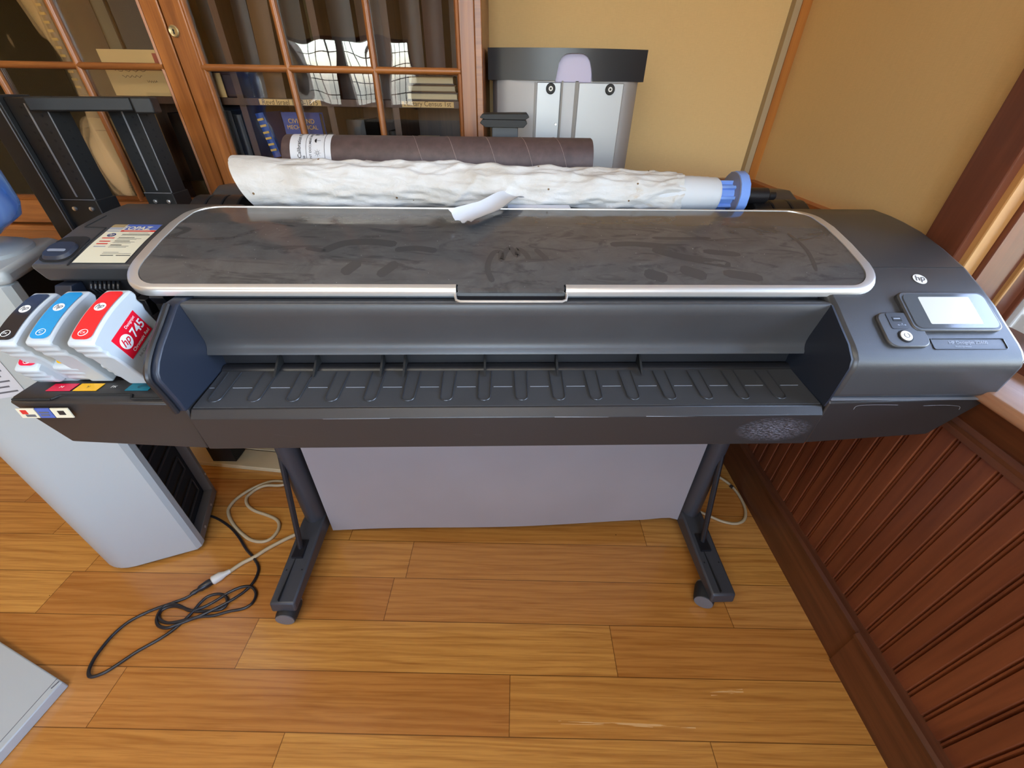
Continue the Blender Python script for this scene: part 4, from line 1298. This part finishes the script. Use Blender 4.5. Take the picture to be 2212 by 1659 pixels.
def books():
    Y = BY0 + .075; Z = 1.267
    # right door, upper shelf
    book('old_book', 'grey cloth book behind the lock, first on the upper shelf', -.945, Y + .05, Z, .05, .16, .30, 'book_grey')
    book('old_book', 'tall black-brown leather book next to the first divider, upper shelf', -.840, Y + .02, Z, .045, .18, .36, 'leather_dark', .05)
    book('old_book', 'leaning tan brown book with gold spine lettering, upper shelf', -.785, Y, Z, .058, .2, .40, 'book_tan', .06, (.70, .66), lines=[('1889', .30, .02)])
    book('old_book', 'wide dark grey book right of the gold lettered one, upper shelf', -.715, Y + .02, Z, .075, .2, .42, 'book_grey', .04)
    book('old_book', 'dark olive tall book left of the middle divider, upper shelf', -.628, Y + .04, Z, .036, .2, .40, 'book_green', .0)
    book('old_book', 'dark leather volume just right of the middle divider, upper shelf', -.560, Y + .03, Z, .07, .2, .40, 'leather_dark')
    book('old_book', 'brown leather volume in the window reflection, upper shelf', -.480, Y + .04, Z, .075, .2, .38, 'leather_brown')
    book('old_book', 'wine brown volume right of the third divider, upper shelf', -.362, Y + .09, Z, .06, .16, .40, 'leather_brown')
    book('old_book', 'dark wine volume in the last upper compartment', -.295, Y + .09, Z, .06, .16, .38, 'book_wine')
    book('old_book', 'narrow tan volume against the bookcase right end', -.165, Y + .09, Z, .03, .16, .40, 'book_tan')
    g2 = 'old books lying flat'
    for k, (w, h_, mt, nm) in enumerate(((.16, .020, 'leather_brown', 'lowest flat brown book in the stack at the right end of the upper shelf'), (.15, .018, 'book_tan', 'tan flat book in the middle of the stack at the upper shelf right end'), (.14, .022, 'leather_brown', 'topmost flat brown book of the stack at the upper shelf right end'))):
        z = Z + sum((.020, .018, .022)[:k]) + .001 * k
        t = thing('old_book', nm, 'book', (-.27, Y, z), 0, g2)
        MB().box(-.27 - w / 2, -.27 + w / 2, Y, Y + .08, z, z + .003).box(-.27 - w / 2, -.27 + w / 2, Y, Y + .08, z + h_ - .003, z + h_).box(-.27 - w / 2, -.27 + w / 2, Y + .077, Y + .08, z, z + h_).build('cover', mt, t)
        MB().box(-.27 - w / 2 + .003, -.27 + w / 2 - .003, Y + .003, Y + .076, z + .003, z + h_ - .003).build('page_block', 'page_edge', t)
    # wallet like box and envelope in the first compartment
    b = MB(); b.box(-.935, -.868, Y - .012, Y + .045, Z, Z + .075)
    b.prism(rrect(-.937, -.866, Z + .055, Z + .078, .008, 3), Y - .014, Y + .046, 'y')
    tag(b.build('keepsake_box', 'book_wine', bevel=.003), 'dark red leather keepsake box behind the glass near the lock', 'box')
    b = MB(); b.box(-.950, -.900, Y - .023, Y - .020, Z, Z + .06)
    tag(b.build('envelope', 'envelope_tan'), 'small cream envelope standing by the lock stile', 'envelope')
    # right door, lower shelf
    Z2 = 1.101
    G3 = 'books on the lower shelf'
    for k, (x, w, h_) in enumerate(((-.945, .028, .13), (-.914, .026, .12), (-.885, .016, .125))):
        book('ring_binder', ('black binder nearest the door stile on the lower shelf', 'second black binder on the lower shelf', 'thin black binder beside the first divider on the lower shelf')[k], x, Y, Z2, w, .18, h_, 'leather_dark', group='black binders', cat='binder')
    book('blue_book', 'blue book with gold spine leaning behind the tube, lower shelf', -.820, Y, Z2, .026, .13, .125, 'book_blue', -.17, (.15, .28, .42, .55, .7, .84), G3)
    book('blue_book', 'blue book lettered CIVIL AND facing out, lower shelf', -.765, Y + .01, Z2, .125, .03, .128, 'book_blue', 0, 0, G3, lines=[('CIVIL AND', .105, .018), ('MECHANICAL', .088, .016)], face=True)
    for k in range(3):
        z = Z2 + k * .024
        t = thing('old_book', ('lowest', 'middle', 'topmost')[k] + ' of the flat grey books right of the blue book', 'book', (-.62, Y + .02, z), 0, g2)
        MB().box(-.630, -.598, Y + .02, Y + .15, z, z + .003).box(-.630, -.598, Y + .02, Y + .15, z + .020, z + .0235).build('cover', 'book_grey', t)
        MB().box(-.628, -.600, Y + .022, Y + .148, z + .003, z + .020).build('page_block', 'page_edge', t)
    book('old_book', 'squat black volume left of the third divider, lower shelf', -.565, Y + .03, Z2, .06, .15, .11, 'leather_dark', group=G3)
    book('old_book', 'thin grey booklet beside the third divider, lower shelf', -.43, Y + .03, Z2, .024, .12, .08, 'book_grey', group=G3)
    for k in range(3):
        z = Z2 + k * .022
        b = MB(); b.box(-.355 + .004 * k, -.265 - .003 * k, Y, Y + .1, z, z + .020)
        tag(b.build('paper_stack', ('page_edge', 'news_print', 'page_edge')[k], bevel=.002), ('lowest', 'middle', 'topmost')[k] + ' of the cream pamphlet bundles in the last lower compartment', 'pamphlets', 'pamphlet bundles')
    # left door
    book('folio', 'large olive brown folio at the far left behind glass', -1.75, Y, Z, .20, .06, .44, 'book_green', 0, 0, 'large folios', face=True, cat='folio')
    book('folio', 'large olive folio beside the gold spine behind glass', -1.54, Y + .01, Z, .14, .06, .44, 'book_green', .04, 0, 'large folios', face=True, cat='folio')
    book('old_book', 'thin book with a gold tooled spine in the left door', -1.375, Y, Z, .022, .2, .42, 'leather_brown', 0, tuple(.04 + .045 * k for k in range(20)))
    book('folio', 'brown box file left of the stamped envelope', -1.335, Y + .02, Z, .10, .06, .42, 'leather_brown', 0, 0, 'large folios', face=True, cat='folio')
    book('folio', 'grey brown folio standing behind the stamped envelope', -1.215, Y + .06, Z, .19, .05, .42, 'book_grey', 0, 0, 'large folios', face=True, cat='folio')
    e = thing('stamped_envelope', 'tan stamped envelope propped on the left shelf behind glass', 'envelope', (-1.135, Y, Z))
    MB().box(-1.245, -1.035, Y - .02, Y - .008, Z, Z + .112).build('envelope_body', 'envelope_tan', e)
    s = MB(); s.box(-1.085, -1.06, Y - .0206, Y - .0199, Z + .078, Z + .104)
    s.mat(1)
    Mf = frame((0, Y - .0208, 0), (1, 0, 0), (0, 0, 1))
    for k, (x0, x1) in enumerate(((-1.215, -1.12), (-1.20, -1.14), (-1.13, -1.10))):
        pts = [(x0 + (x1 - x0) * j / 14, Y - .0206, Z + (.062, .048, .036)[k] + .003 * math.sin(j * 1.9 + k)) for j in range(15)]
        s.tube(pts, .0006, 4)
    s.build('stamp_and_writing', ['stamp_red', 'news_ink'], e)
    f = thing('framed_clipping', 'yellowed newspaper clipping with a portrait, behind the black rack', 'clipping', (-1.30, Y, .981))
    MB().box(-1.40, -1.215, Y, Y + .006, .981, 1.205).build('clipping_sheet', 'news_print', f)
    n = MB(); n.prism(circ(-1.295, 1.085, .032, 24, .042), Y - .0008, Y, 'y')
    n.box(-1.385, -1.23, Y - .0008, Y, 1.170, 1.173)
    for k in range(4): n.box(-1.37, -1.24, Y - .0008, Y, 1.0 + .007 * k, 1.002 + .007 * k)
    n.build('clipping_print', 'news_ink', f)
    book('old_book', 'dark book to the right of the newspaper clipping', -1.16, Y + .05, .981, .05, .16, .24, 'leather_dark', group='books beside the clipping')
    book('old_book', 'narrow dark blue book near the left door stile', -1.06, Y + .02, .981, .04, .16, .22, 'leather_dark', group='books beside the clipping')
    b = MB().box(-1.115, -1.07, Y - .03, Y - .01, .981, 1.03)
    tag(b.build('index_card', 'news_print'), 'small yellowed card at the foot of the left door shelf', 'card')
    b = MB().box(-1.80, -1.45, Y + .02, Y + .2, .981, 1.16)
    b.box(-1.805, -1.445, Y + .016, Y + .204, 1.15, 1.175)
    tag(b.build('archive_box', 'leather_dark', bevel=.003), 'dark archive box on the lower left shelf behind the rack', 'box')
books()

# ================================================================== things behind the printer
def scanner_tower():
    t = thing('metal_cabinet', 'tall silver metal cabinet with black cap and two round knobs in the corner', 'cabinet', (.15, 1.68, 0))
    x0, x1, y0, y1 = -.085, .374, 1.58, 1.79
    b = MB()
    # body with rounded left, chamfered right corner
    out = [(x0 + .03, y1), (x0 + .006, y1 - .03), (x0, y0 + .06), (x0 + .015, y0 + .02), (x0 + .05, y0), (x1 - .045, y0), (x1 - .018, y0 + .008), (x1, y0 + .03), (x1, y1)]
    b.prism(out, .03, 1.335, 'z')
    b.build('body', 'silver_panel', t, bevel=.002, seg=1)
    p = MB()
    p.box(.055, .130, y0 - .006, y0, .05, 1.318).box(.185, x1 - .05, y0 - .007, y0, .05, 1.318)
    p.build('front_panel', 'silver_panel_light', t, bevel=.002, seg=1)
    tr = MB(); tr.box(.131, .136, y0 - .010, y0, .05, 1.322).box(.174, .184, y0 - .004, y0, .05, 1.322)
    tr.box(.047, .053, y0 - .003, y0, .05, 1.318)
    tr.mat(1).lathe([(.004, 0), (.003, .003)], frame((.120, y0 - .006, 1.208), (1, 0, 0), (0, 0, 1)), 12)
    tr.build('panel_trim', ['silver_trim', 'bolt_steel'], t)
    # cap: curved band with an arched notch
    c = MB()
    def cap_y(x): return y0 - .018 + .03 * ((x - .15) / .24) ** 2
    xs = [x0 - .012 + (x1 - x0 + .024) * k / 72 for k in range(73)]
    def bot(x):
        d = abs(x - .166)
        if d < .055:
            q = d / .055
            return 1.322 + .066 * (1 - q ** 4) ** .5
        return 1.322
    V = []
    for x in xs:
        V += [(x, cap_y(x), bot(x)), (x, cap_y(x), 1.400), (x, y1, 1.400), (x, y1, bot(x))]
    F = []
    for k in range(72):
        for j in range(4): F.append((4 * k + j, 4 * k + (j + 1) % 4, 4 * k + 4 + (j + 1) % 4, 4 * k + 4 + j))
    F += [(0, 1, 2, 3), (288, 289, 290, 291)]
    c.add(V, F)
    c.build('cap', 'cabinet_cap', t, smooth=30)
    MB().box(.11, .222, y0 - .004, y0 + .02, 1.318, 1.398).build('notch_plate', 'cabinet_lavender', t, bevel=.002)
    for x in (.098, .282):
        k = MB(); Mk = frame((x, y0 - .006, 1.302), (1, 0, 0), (0, 0, 1))
        k.lathe([(.0145, 0), (.0145, .006), (.013, .008)], Mk, 28)
        k.mat(1).lathe([(.0065, .007), (.0065, .0095)], Mk, 20)
        k.mat(0).lathe([(.003, .009), (.003, .0102)], Mk, 12)
        k.build('knob', ['rubber_black', 'print_white'], t)
scanner_tower()

def steel_post():
    t = thing('steel_post', 'short black flanged steel post between bookcase and silver cabinet', 'post', (-.035, 1.36, 0))
    MB().box(-.073, -.001, 1.325, 1.40, .012, 1.222).build('column', 'stand_grey', t, bevel=.002)
    p = MB(); p.prism([(-.104, 1.224), (-.098, 1.232), (.018, 1.232), (.024, 1.224), (.014, 1.214), (-.09, 1.214)], 1.31, 1.415, 'y')
    p.prism([(-.104, 1.236), (-.098, 1.244), (.022, 1.246), (.029, 1.238), (.018, 1.232), (-.09, 1.232)], 1.31, 1.415, 'y')
    p.build('flange', 'rack_black', t, bevel=.001)
    MB().box(-.10, .02, 1.30, 1.42, 0, .012).build('base_plate', 'rack_black', t)
steel_post()

def rack():
    t = thing('equipment_rack', 'black perforated steel two-post rack on a cream board before the bookcase', 'rack', (-1.13, 1.27, .02))
    def post(name, x0, x1, y0, y1, zt):
        o = MB()
        o.box(x0, x1, y0, y1, .022, zt)
        ob = o.build(name, 'rack_black', t, bevel=.003, seg=1)
        h = MB()
        for k in range(20):
            z = 1.09 + (zt - 1.11) * k / 9
            if z > zt - .02: break
            for xx in (x0 + (x1 - x0) * .35, x0 + (x1 - x0) * .78): h.prism(circ(xx, z, .003, 10), y0 - .0008, y0 + .001, 'y')
            h.prism([(a - 0, b) for a, b in circ((y0 + y1) / 2, z + .02, .003, 10)], x1 - .001, x1 + .0008, 'x')
        h.mat(1)
        h.box(x1 - .001, x1 + .0006, y0 - .0006, y0 + .001, 1.04, zt - .02)
        h.box(x0 + (x1 - x0) * .5 - .002, x0 + (x1 - x0) * .5 + .002, y0 - .0012, y0, 1.045, zt - .012)
        h.box(x0, x1, y0 - .0045, y0 - .002, 1.038, 1.0395)
        h.build('post_holes', ['hole_black', 'rack_edge'], ob)
        f = MB(); f.box(x0 - .002, x1 + .003, y0 - .004, y1 + .004, .022, 1.038)
        f.build('post_sleeve', 'rack_black', ob, bevel=.002, seg=1)
        for xx in (x0 + (x1 - x0) * .30, x0 + (x1 - x0) * .80):
            q = MB()
            Mk = frame((xx, y0 - .004, 1.016), (1, 0, 0), (0, 0, 1))
            q.lathe([(.0055, 0), (.0055, .004), (.003, .005)], Mk, 14)
            q.build('bolt', 'bolt_steel', ob)
    post('rack_post', -1.245, -1.152, 1.188, 1.250, 1.268)
    post('rack_post', -1.092, -1.012, 1.290, 1.352, 1.262)
    # side plate seen along the left post
    w = MB(); w.box(-1.300, -1.245, 1.176, 1.260, .86, 1.272).build('side_plate', 'rack_black', t, bevel=.002)
    e = MB(); e.box(-1.2535, -1.2515, 1.1745, 1.176, .9, 1.268).build('side_plate_edge', 'rack_edge', t)
    # top bar joining the posts
    b = MB()
    M = Matrix.Translation((-1.16, 1.205, 0)) @ Matrix.Rotation(R(24), 4, 'Z')
    b.box(-.03, .178, -.03, .035, 1.240, 1.270, M)
    b.box(.178, .222, -.035, .04, 1.235, 1.270, M)
    b.build('top_bar', 'rack_black', t, bevel=.004)
rack()
# cream board under the rack
def cream_board():
    M = Matrix.Translation((-1.03, 1.175, 0)) @ Matrix.Rotation(R(-5.6), 4, 'Z')
    t = thing('cream_board', 'cream painted grooved board on the floor under the rack', 'board', (-1.03, 1.3, 0))
    b = MB(); b.box(-.62, .30, -.02, .072, 0, .020, M).box(-.62, .30, .077, .235, 0, .020, M)
    b.build('board_slats', 'cream_board', t, bevel=.002)
    g = MB(); g.box(-.62, .30, .0715, .0775, 0, .016, M); g.build('board_groove', 'leather_brown', t)
cream_board()

# ================================================================== water cooler
def cooler():
    A = Vector((-1.052, .792, 0))
    ex = Vector((-.932, -.362, 0)); ey = Vector((-.362, .932, 0))
    M = frame(A, -ex, ey)      # x to the right along the front, origin at front right corner; y to the back
    t = thing('water_cooler', 'white floor standing water cooler with open black back, left of the printer', 'water cooler', A + ex * .14 + ey * .13)
    W_, D_, H_ = .300, .262, .985
    b = MB()
    r = .115
    # shell: front and left rounded, right side left open, profile in local xy
    out = [(0, 0)]
    out = [(0.004, .035), (.0, .012), (-.012, .002)]
    out += [(-W_ + r + r * math.cos(R(270 - 90 * k / 8)), r + r * math.sin(R(270 - 90 * k / 8))) for k in range(9)]
    out += [(-W_, D_), (-W_ + .02, D_)]
    inner = [(-W_ + .02, D_), (-W_ + .02, .06), (-W_ + .06, .02), (-.02, .02), (-.008, .035)]
    n = len(out)
    lv = [(.012, .0, 1.0), (.02, 0, 1), (.90, 0, 1)]
    b.prism(out + inner[1:], .012, .955, 'z', M)
    b.build('shell', 'cooler_white', t, bevel=.004, seg=2, bang=50)
    tp = MB()
    tp.prism([(.010, .004), (-.012, -.004)] + [(-W_ + r + (r + .004) * math.cos(R(270 - 90 * k / 8)), r + (r + .004) * math.sin(R(270 - 90 * k / 8))) for k in range(9)] + [(-W_ - .004, D_ - .03), (-W_ + .02, D_ + .004), (-.02, D_ + .004), (.006, D_ - .02)], .955, .985, 'z', M)
    tp.build('top_cover', 'cooler_white', t, bevel=.010, seg=3, bang=50)
    cl = MB(); cl.lathe([(.118, .984), (.116, .992), (.10, .998), (.075, 1.004), (.06, 1.0)], M @ Matrix.Translation((-.126, .150, 0)), 40)
    cl.build('bottle_collar', 'cooler_white', t, smooth=50)
    # open side with grille, frame and coil
    g = MB(); g.box(-.040, -.030, .03, D_ - .012, .03, .95, M); g.build('grille', 'cooler_grille', t)
    c = MB(); q = []
    for k in range(13):
        z = .10 + .055 * k
        a, bb = (.05, .20) if k % 2 == 0 else (.20, .05)
        q += [M @ Vector((-.018, a, z)), M @ Vector((-.018, bb, z))]
    c.tube(q, .004, 8); c.build('condenser_coil', 'cooler_coil', t)
    f = MB(); f.box(-.03, .0, D_ - .016, D_, .012, .955, M).box(-.03, .0, .03, D_, .012, .045, M).box(-.026, -.016, .03, D_, .0, .012, M)
    f.mat(1)
    for y_, z_ in ((.08, .03), (.18, .03), (D_ - .008, .12), (D_ - .008, .30)):
        f.lathe([(.005, 0), (.005, .003)], frame(M @ Vector((.0, y_, z_)), ey, (0, 0, 1)), 12)
    f.build('back_frame', ['silver_trim', 'bolt_steel'], t, bevel=.001, seg=1)
    l = MB(); l.mat(0).box(-.175, -.10, -.0008, .001, .70, .86, M)
    l.mat(1)
    for k in range(5): l.box(-.17, -.11 - .008 * (k % 2), -.0012, 0, .712 + .014 * k, .716 + .014 * k, M)
    l.build('instruction_label', ['label_paper', 'print_grey'], t)
    ft = MB()
    for x_, y_ in ((-.05, .05), (-.22, .06), (-.05, .22), (-.22, .22)): ft.lathe([(.014, 0), (.014, .014)], M @ Matrix.Translation((x_, y_, 0)), 14)
    ft.build('foot', 'rubber_black', t)
    # bottle on top, neck down
    w = MB()
    Mb = M @ Matrix.Translation((-.126, .150, 0))
    w.lathe([(.045, 1.003), (.075, 1.018), (.098, 1.034), (.128, 1.054), (.137, 1.078), (.137, 1.14), (.128, 1.16), (.128, 1.20), (.137, 1.22), (.137, 1.32), (.12, 1.36), (.05, 1.37)], Mb, 40)
    o = w.build('water_bottle', 'bottle_blue', smooth=60)
    tag(o, 'translucent blue water bottle upside down on the cooler', 'water bottle')
cooler()

def loose_panel():
    # pale metal panel lying at the lower left
    c = Vector((-1.162, .399, 0)); d1 = Vector((-1.416 + 1.167, .487 - .399, 0)).normalized(); d2 = Vector((-.155, -.62, 0)).normalized()
    t = thing('appliance_cover', 'loose white metal cover sheet lying on the floor at the lower left corner', 'panel', (-1.35, .3, 0))
    M = frame(c, -d1, d1.cross(Vector((0, 0, 1))) * -1)
    m = MB(); 
    p = [Vector((-1.162, .399)), Vector((-1.62, .56)), Vector((-1.68, .06)), Vector((-1.195, .155))]
    m.prism([tuple(q) for q in p], 0, .030, 'z')
    m.build('panel_sheet', 'panel_white', t, bevel=.003)
    e = MB(); 
    a = p[0] + (p[1] - p[0]).normalized() * .020; b_ = p[3] + (p[2] - p[3]).normalized() * .020
    e.tube([(a.x, a.y, .0300), (b_.x, b_.y, .0300)], .0009, 5)
    e.tube([(p[0].x - .008, p[0].y, .0302), (p[0].x - .014, p[0].y - .016, .0302)], .0018, 5)
    e.build('panel_crease', 'print_grey', t)
loose_panel()

# ================================================================== cords
BLK = [(-1.218, 0.945), (-1.168, 0.936), (-1.121, 0.931), (-1.067, 0.913), (-1.005, 0.88), (-0.955, 0.843), (-0.906, 0.799), (-0.867, 0.77), (-0.836, 0.741), (-0.824, 0.717), (-0.822, 0.685), (-0.831, 0.659), (-0.85, 0.634), (-0.874, 0.613), (-0.902, 0.593), (-0.932, 0.574), (-0.97, 0.563), (-1.008, 0.557), (-1.039, 0.567), (-1.053, 0.586), (-1.045, 0.6), (-1.021, 0.606), (-0.988, 0.6), (-0.962, 0.593), (-0.932, 0.603), (-0.903, 0.624), (-0.878, 0.65), (-0.847, 0.668), (-0.817, 0.668), (-0.794, 0.648), (-0.791, 0.62), (-0.811, 0.603), (-0.849, 0.594), (-0.887, 0.581), (-0.929, 0.575), (-0.972, 0.555), (-0.998, 0.543), (-1.025, 0.547), (-1.044, 0.563), (-1.053, 0.586), (-1.049, 0.606), (-1.02, 0.61), (-0.98, 0.598), (-0.947, 0.592), (-0.906, 0.595), (-0.874, 0.6), (-0.866, 0.615), (-0.88, 0.636), (-0.907, 0.644), (-0.935, 0.636), (-0.948, 0.616), (-0.954, 0.592), (-0.965, 0.565), (-0.981, 0.538), (-1.004, 0.513), (-1.041, 0.482), (-1.069, 0.45), (-1.088, 0.43), (-1.113, 0.418), (-1.129, 0.426), (-1.139, 0.446), (-1.144, 0.474), (-1.141, 0.52), (-1.124, 0.558), (-1.087, 0.589), (-1.04, 0.613), (-1.008, 0.629), (-0.993, 0.641)]
BEIGE = [(-.80, 1.075), (-0.839, 1.08), (-0.879, 1.087), (-0.909, 1.096), (-0.96, 1.098), (-1.001, 1.079), (-1.037, 1.044), (-1.059, 1.004), (-1.062, 0.966), (-1.048, 0.939), (-1.018, 0.907), (-0.985, 0.880), (-0.951, 0.857), (-0.909, 0.835), (-0.869, 0.829), (-0.843, 0.841), (-0.834, 0.874), (-0.843, 0.903), (-0.866, 0.923), (-0.909, 0.94), (-0.961, 0.957), (-1.001, 0.982), (-1.021, 1.012), (-1.018, 1.035), (-1.004, 1.06), (-0.972, 1.072), (-0.923, 1.073), (-0.89, 1.082), (-0.856, 1.093)]
BR = [(.72, 1.24), (0.8, 1.216), (0.840, 1.185), (0.865, 1.160), (0.890, 1.122), (0.901, 1.07), (0.896, 1.009), (0.872, 0.962), (0.834, 0.942), (0.789, 0.949), (0.75, 0.97), (0.715, 0.993), (0.68, 1.021)]
WC = [(-0.916, 0.718), (-0.891, 0.748), (-0.863, 0.77), (-0.838, 0.798), (-0.809, 0.824), (-0.782, 0.845), (-0.757, 0.862), (-0.726, 0.885), (-.68, .93), (-.66, 1.0)]
def cords():
    t = thing('power_cord', 'black power cord in loose loops running from the cooler back', 'cord', (-1.0, .65, 0))
    P = catmull([(x, y, .0045) for x, y in BLK], 5)
    N = len(P)
    for i, p in enumerate(P):
        p.z = .0045 + .004 * (.5 + .5 * math.sin(i * .11))
        if i < 8: p.z += .04 * (1 - i / 8) ** 2 * 0 + .0
    MB().tube(P, .0043, 8).build('cord_wire', 'cord_black', t, smooth=80)
    c = MB()
    pl = [Vector((-.993, .641, .008)), Vector((-.985, .648, .009)), Vector((-.978, .654, .010)), Vector((-.974, .658, .011)), Vector((-.958, .674, .012)), Vector((-.952, .681, .012))]
    c.tube(pl, [.0055, .0075, .006, .010, .012, .011], 10)
    c.build('connector', 'cord_black', t, smooth=50)
    t2 = thing('extension_cord', 'white plug on a beige cord joined to the black cord connector', 'cord', (-.85, .79, 0))
    MB().tube(catmull([(x, y, .007) for x, y in WC], 5), .0065, 8).build('cord_wire', 'cord_beige', t2, smooth=80)
    pw = [Vector((-.951, .682, .012)), Vector((-.949, .684, .012)), Vector((-.934, .699, .012)), Vector((-.925, .708, .010)), Vector((-.915, .719, .008))]
    MB().tube(pw, [.010, .0145, .014, .009, .007], 10).build('plug', 'plug_white', t2, smooth=50)
    tag(MB().tube(catmull([(x, y, .005 + .006 * (i > 24)) for i, (x, y) in enumerate(BEIGE)], 5), .0058, 8).build('beige_cable', 'cord_beige', smooth=80), 'beige cable looped on the floor left of the printer leg', 'cable')
    tr = thing('beige_cable', 'beige cable loop on the floor by the right baseboard', 'cable', (.85, 1.05, 0))
    MB().tube(catmull([(x, y, .006) for x, y in BR], 5), .0055, 8, flat=.9).build('cable_wire', 'cord_beige', tr, smooth=80)
    b = MB(); b.tube([(.886, 1.122, .006), (.893, 1.112, .006)], .0066, 8); b.build('cable_tie', 'cord_black', tr)
cords()
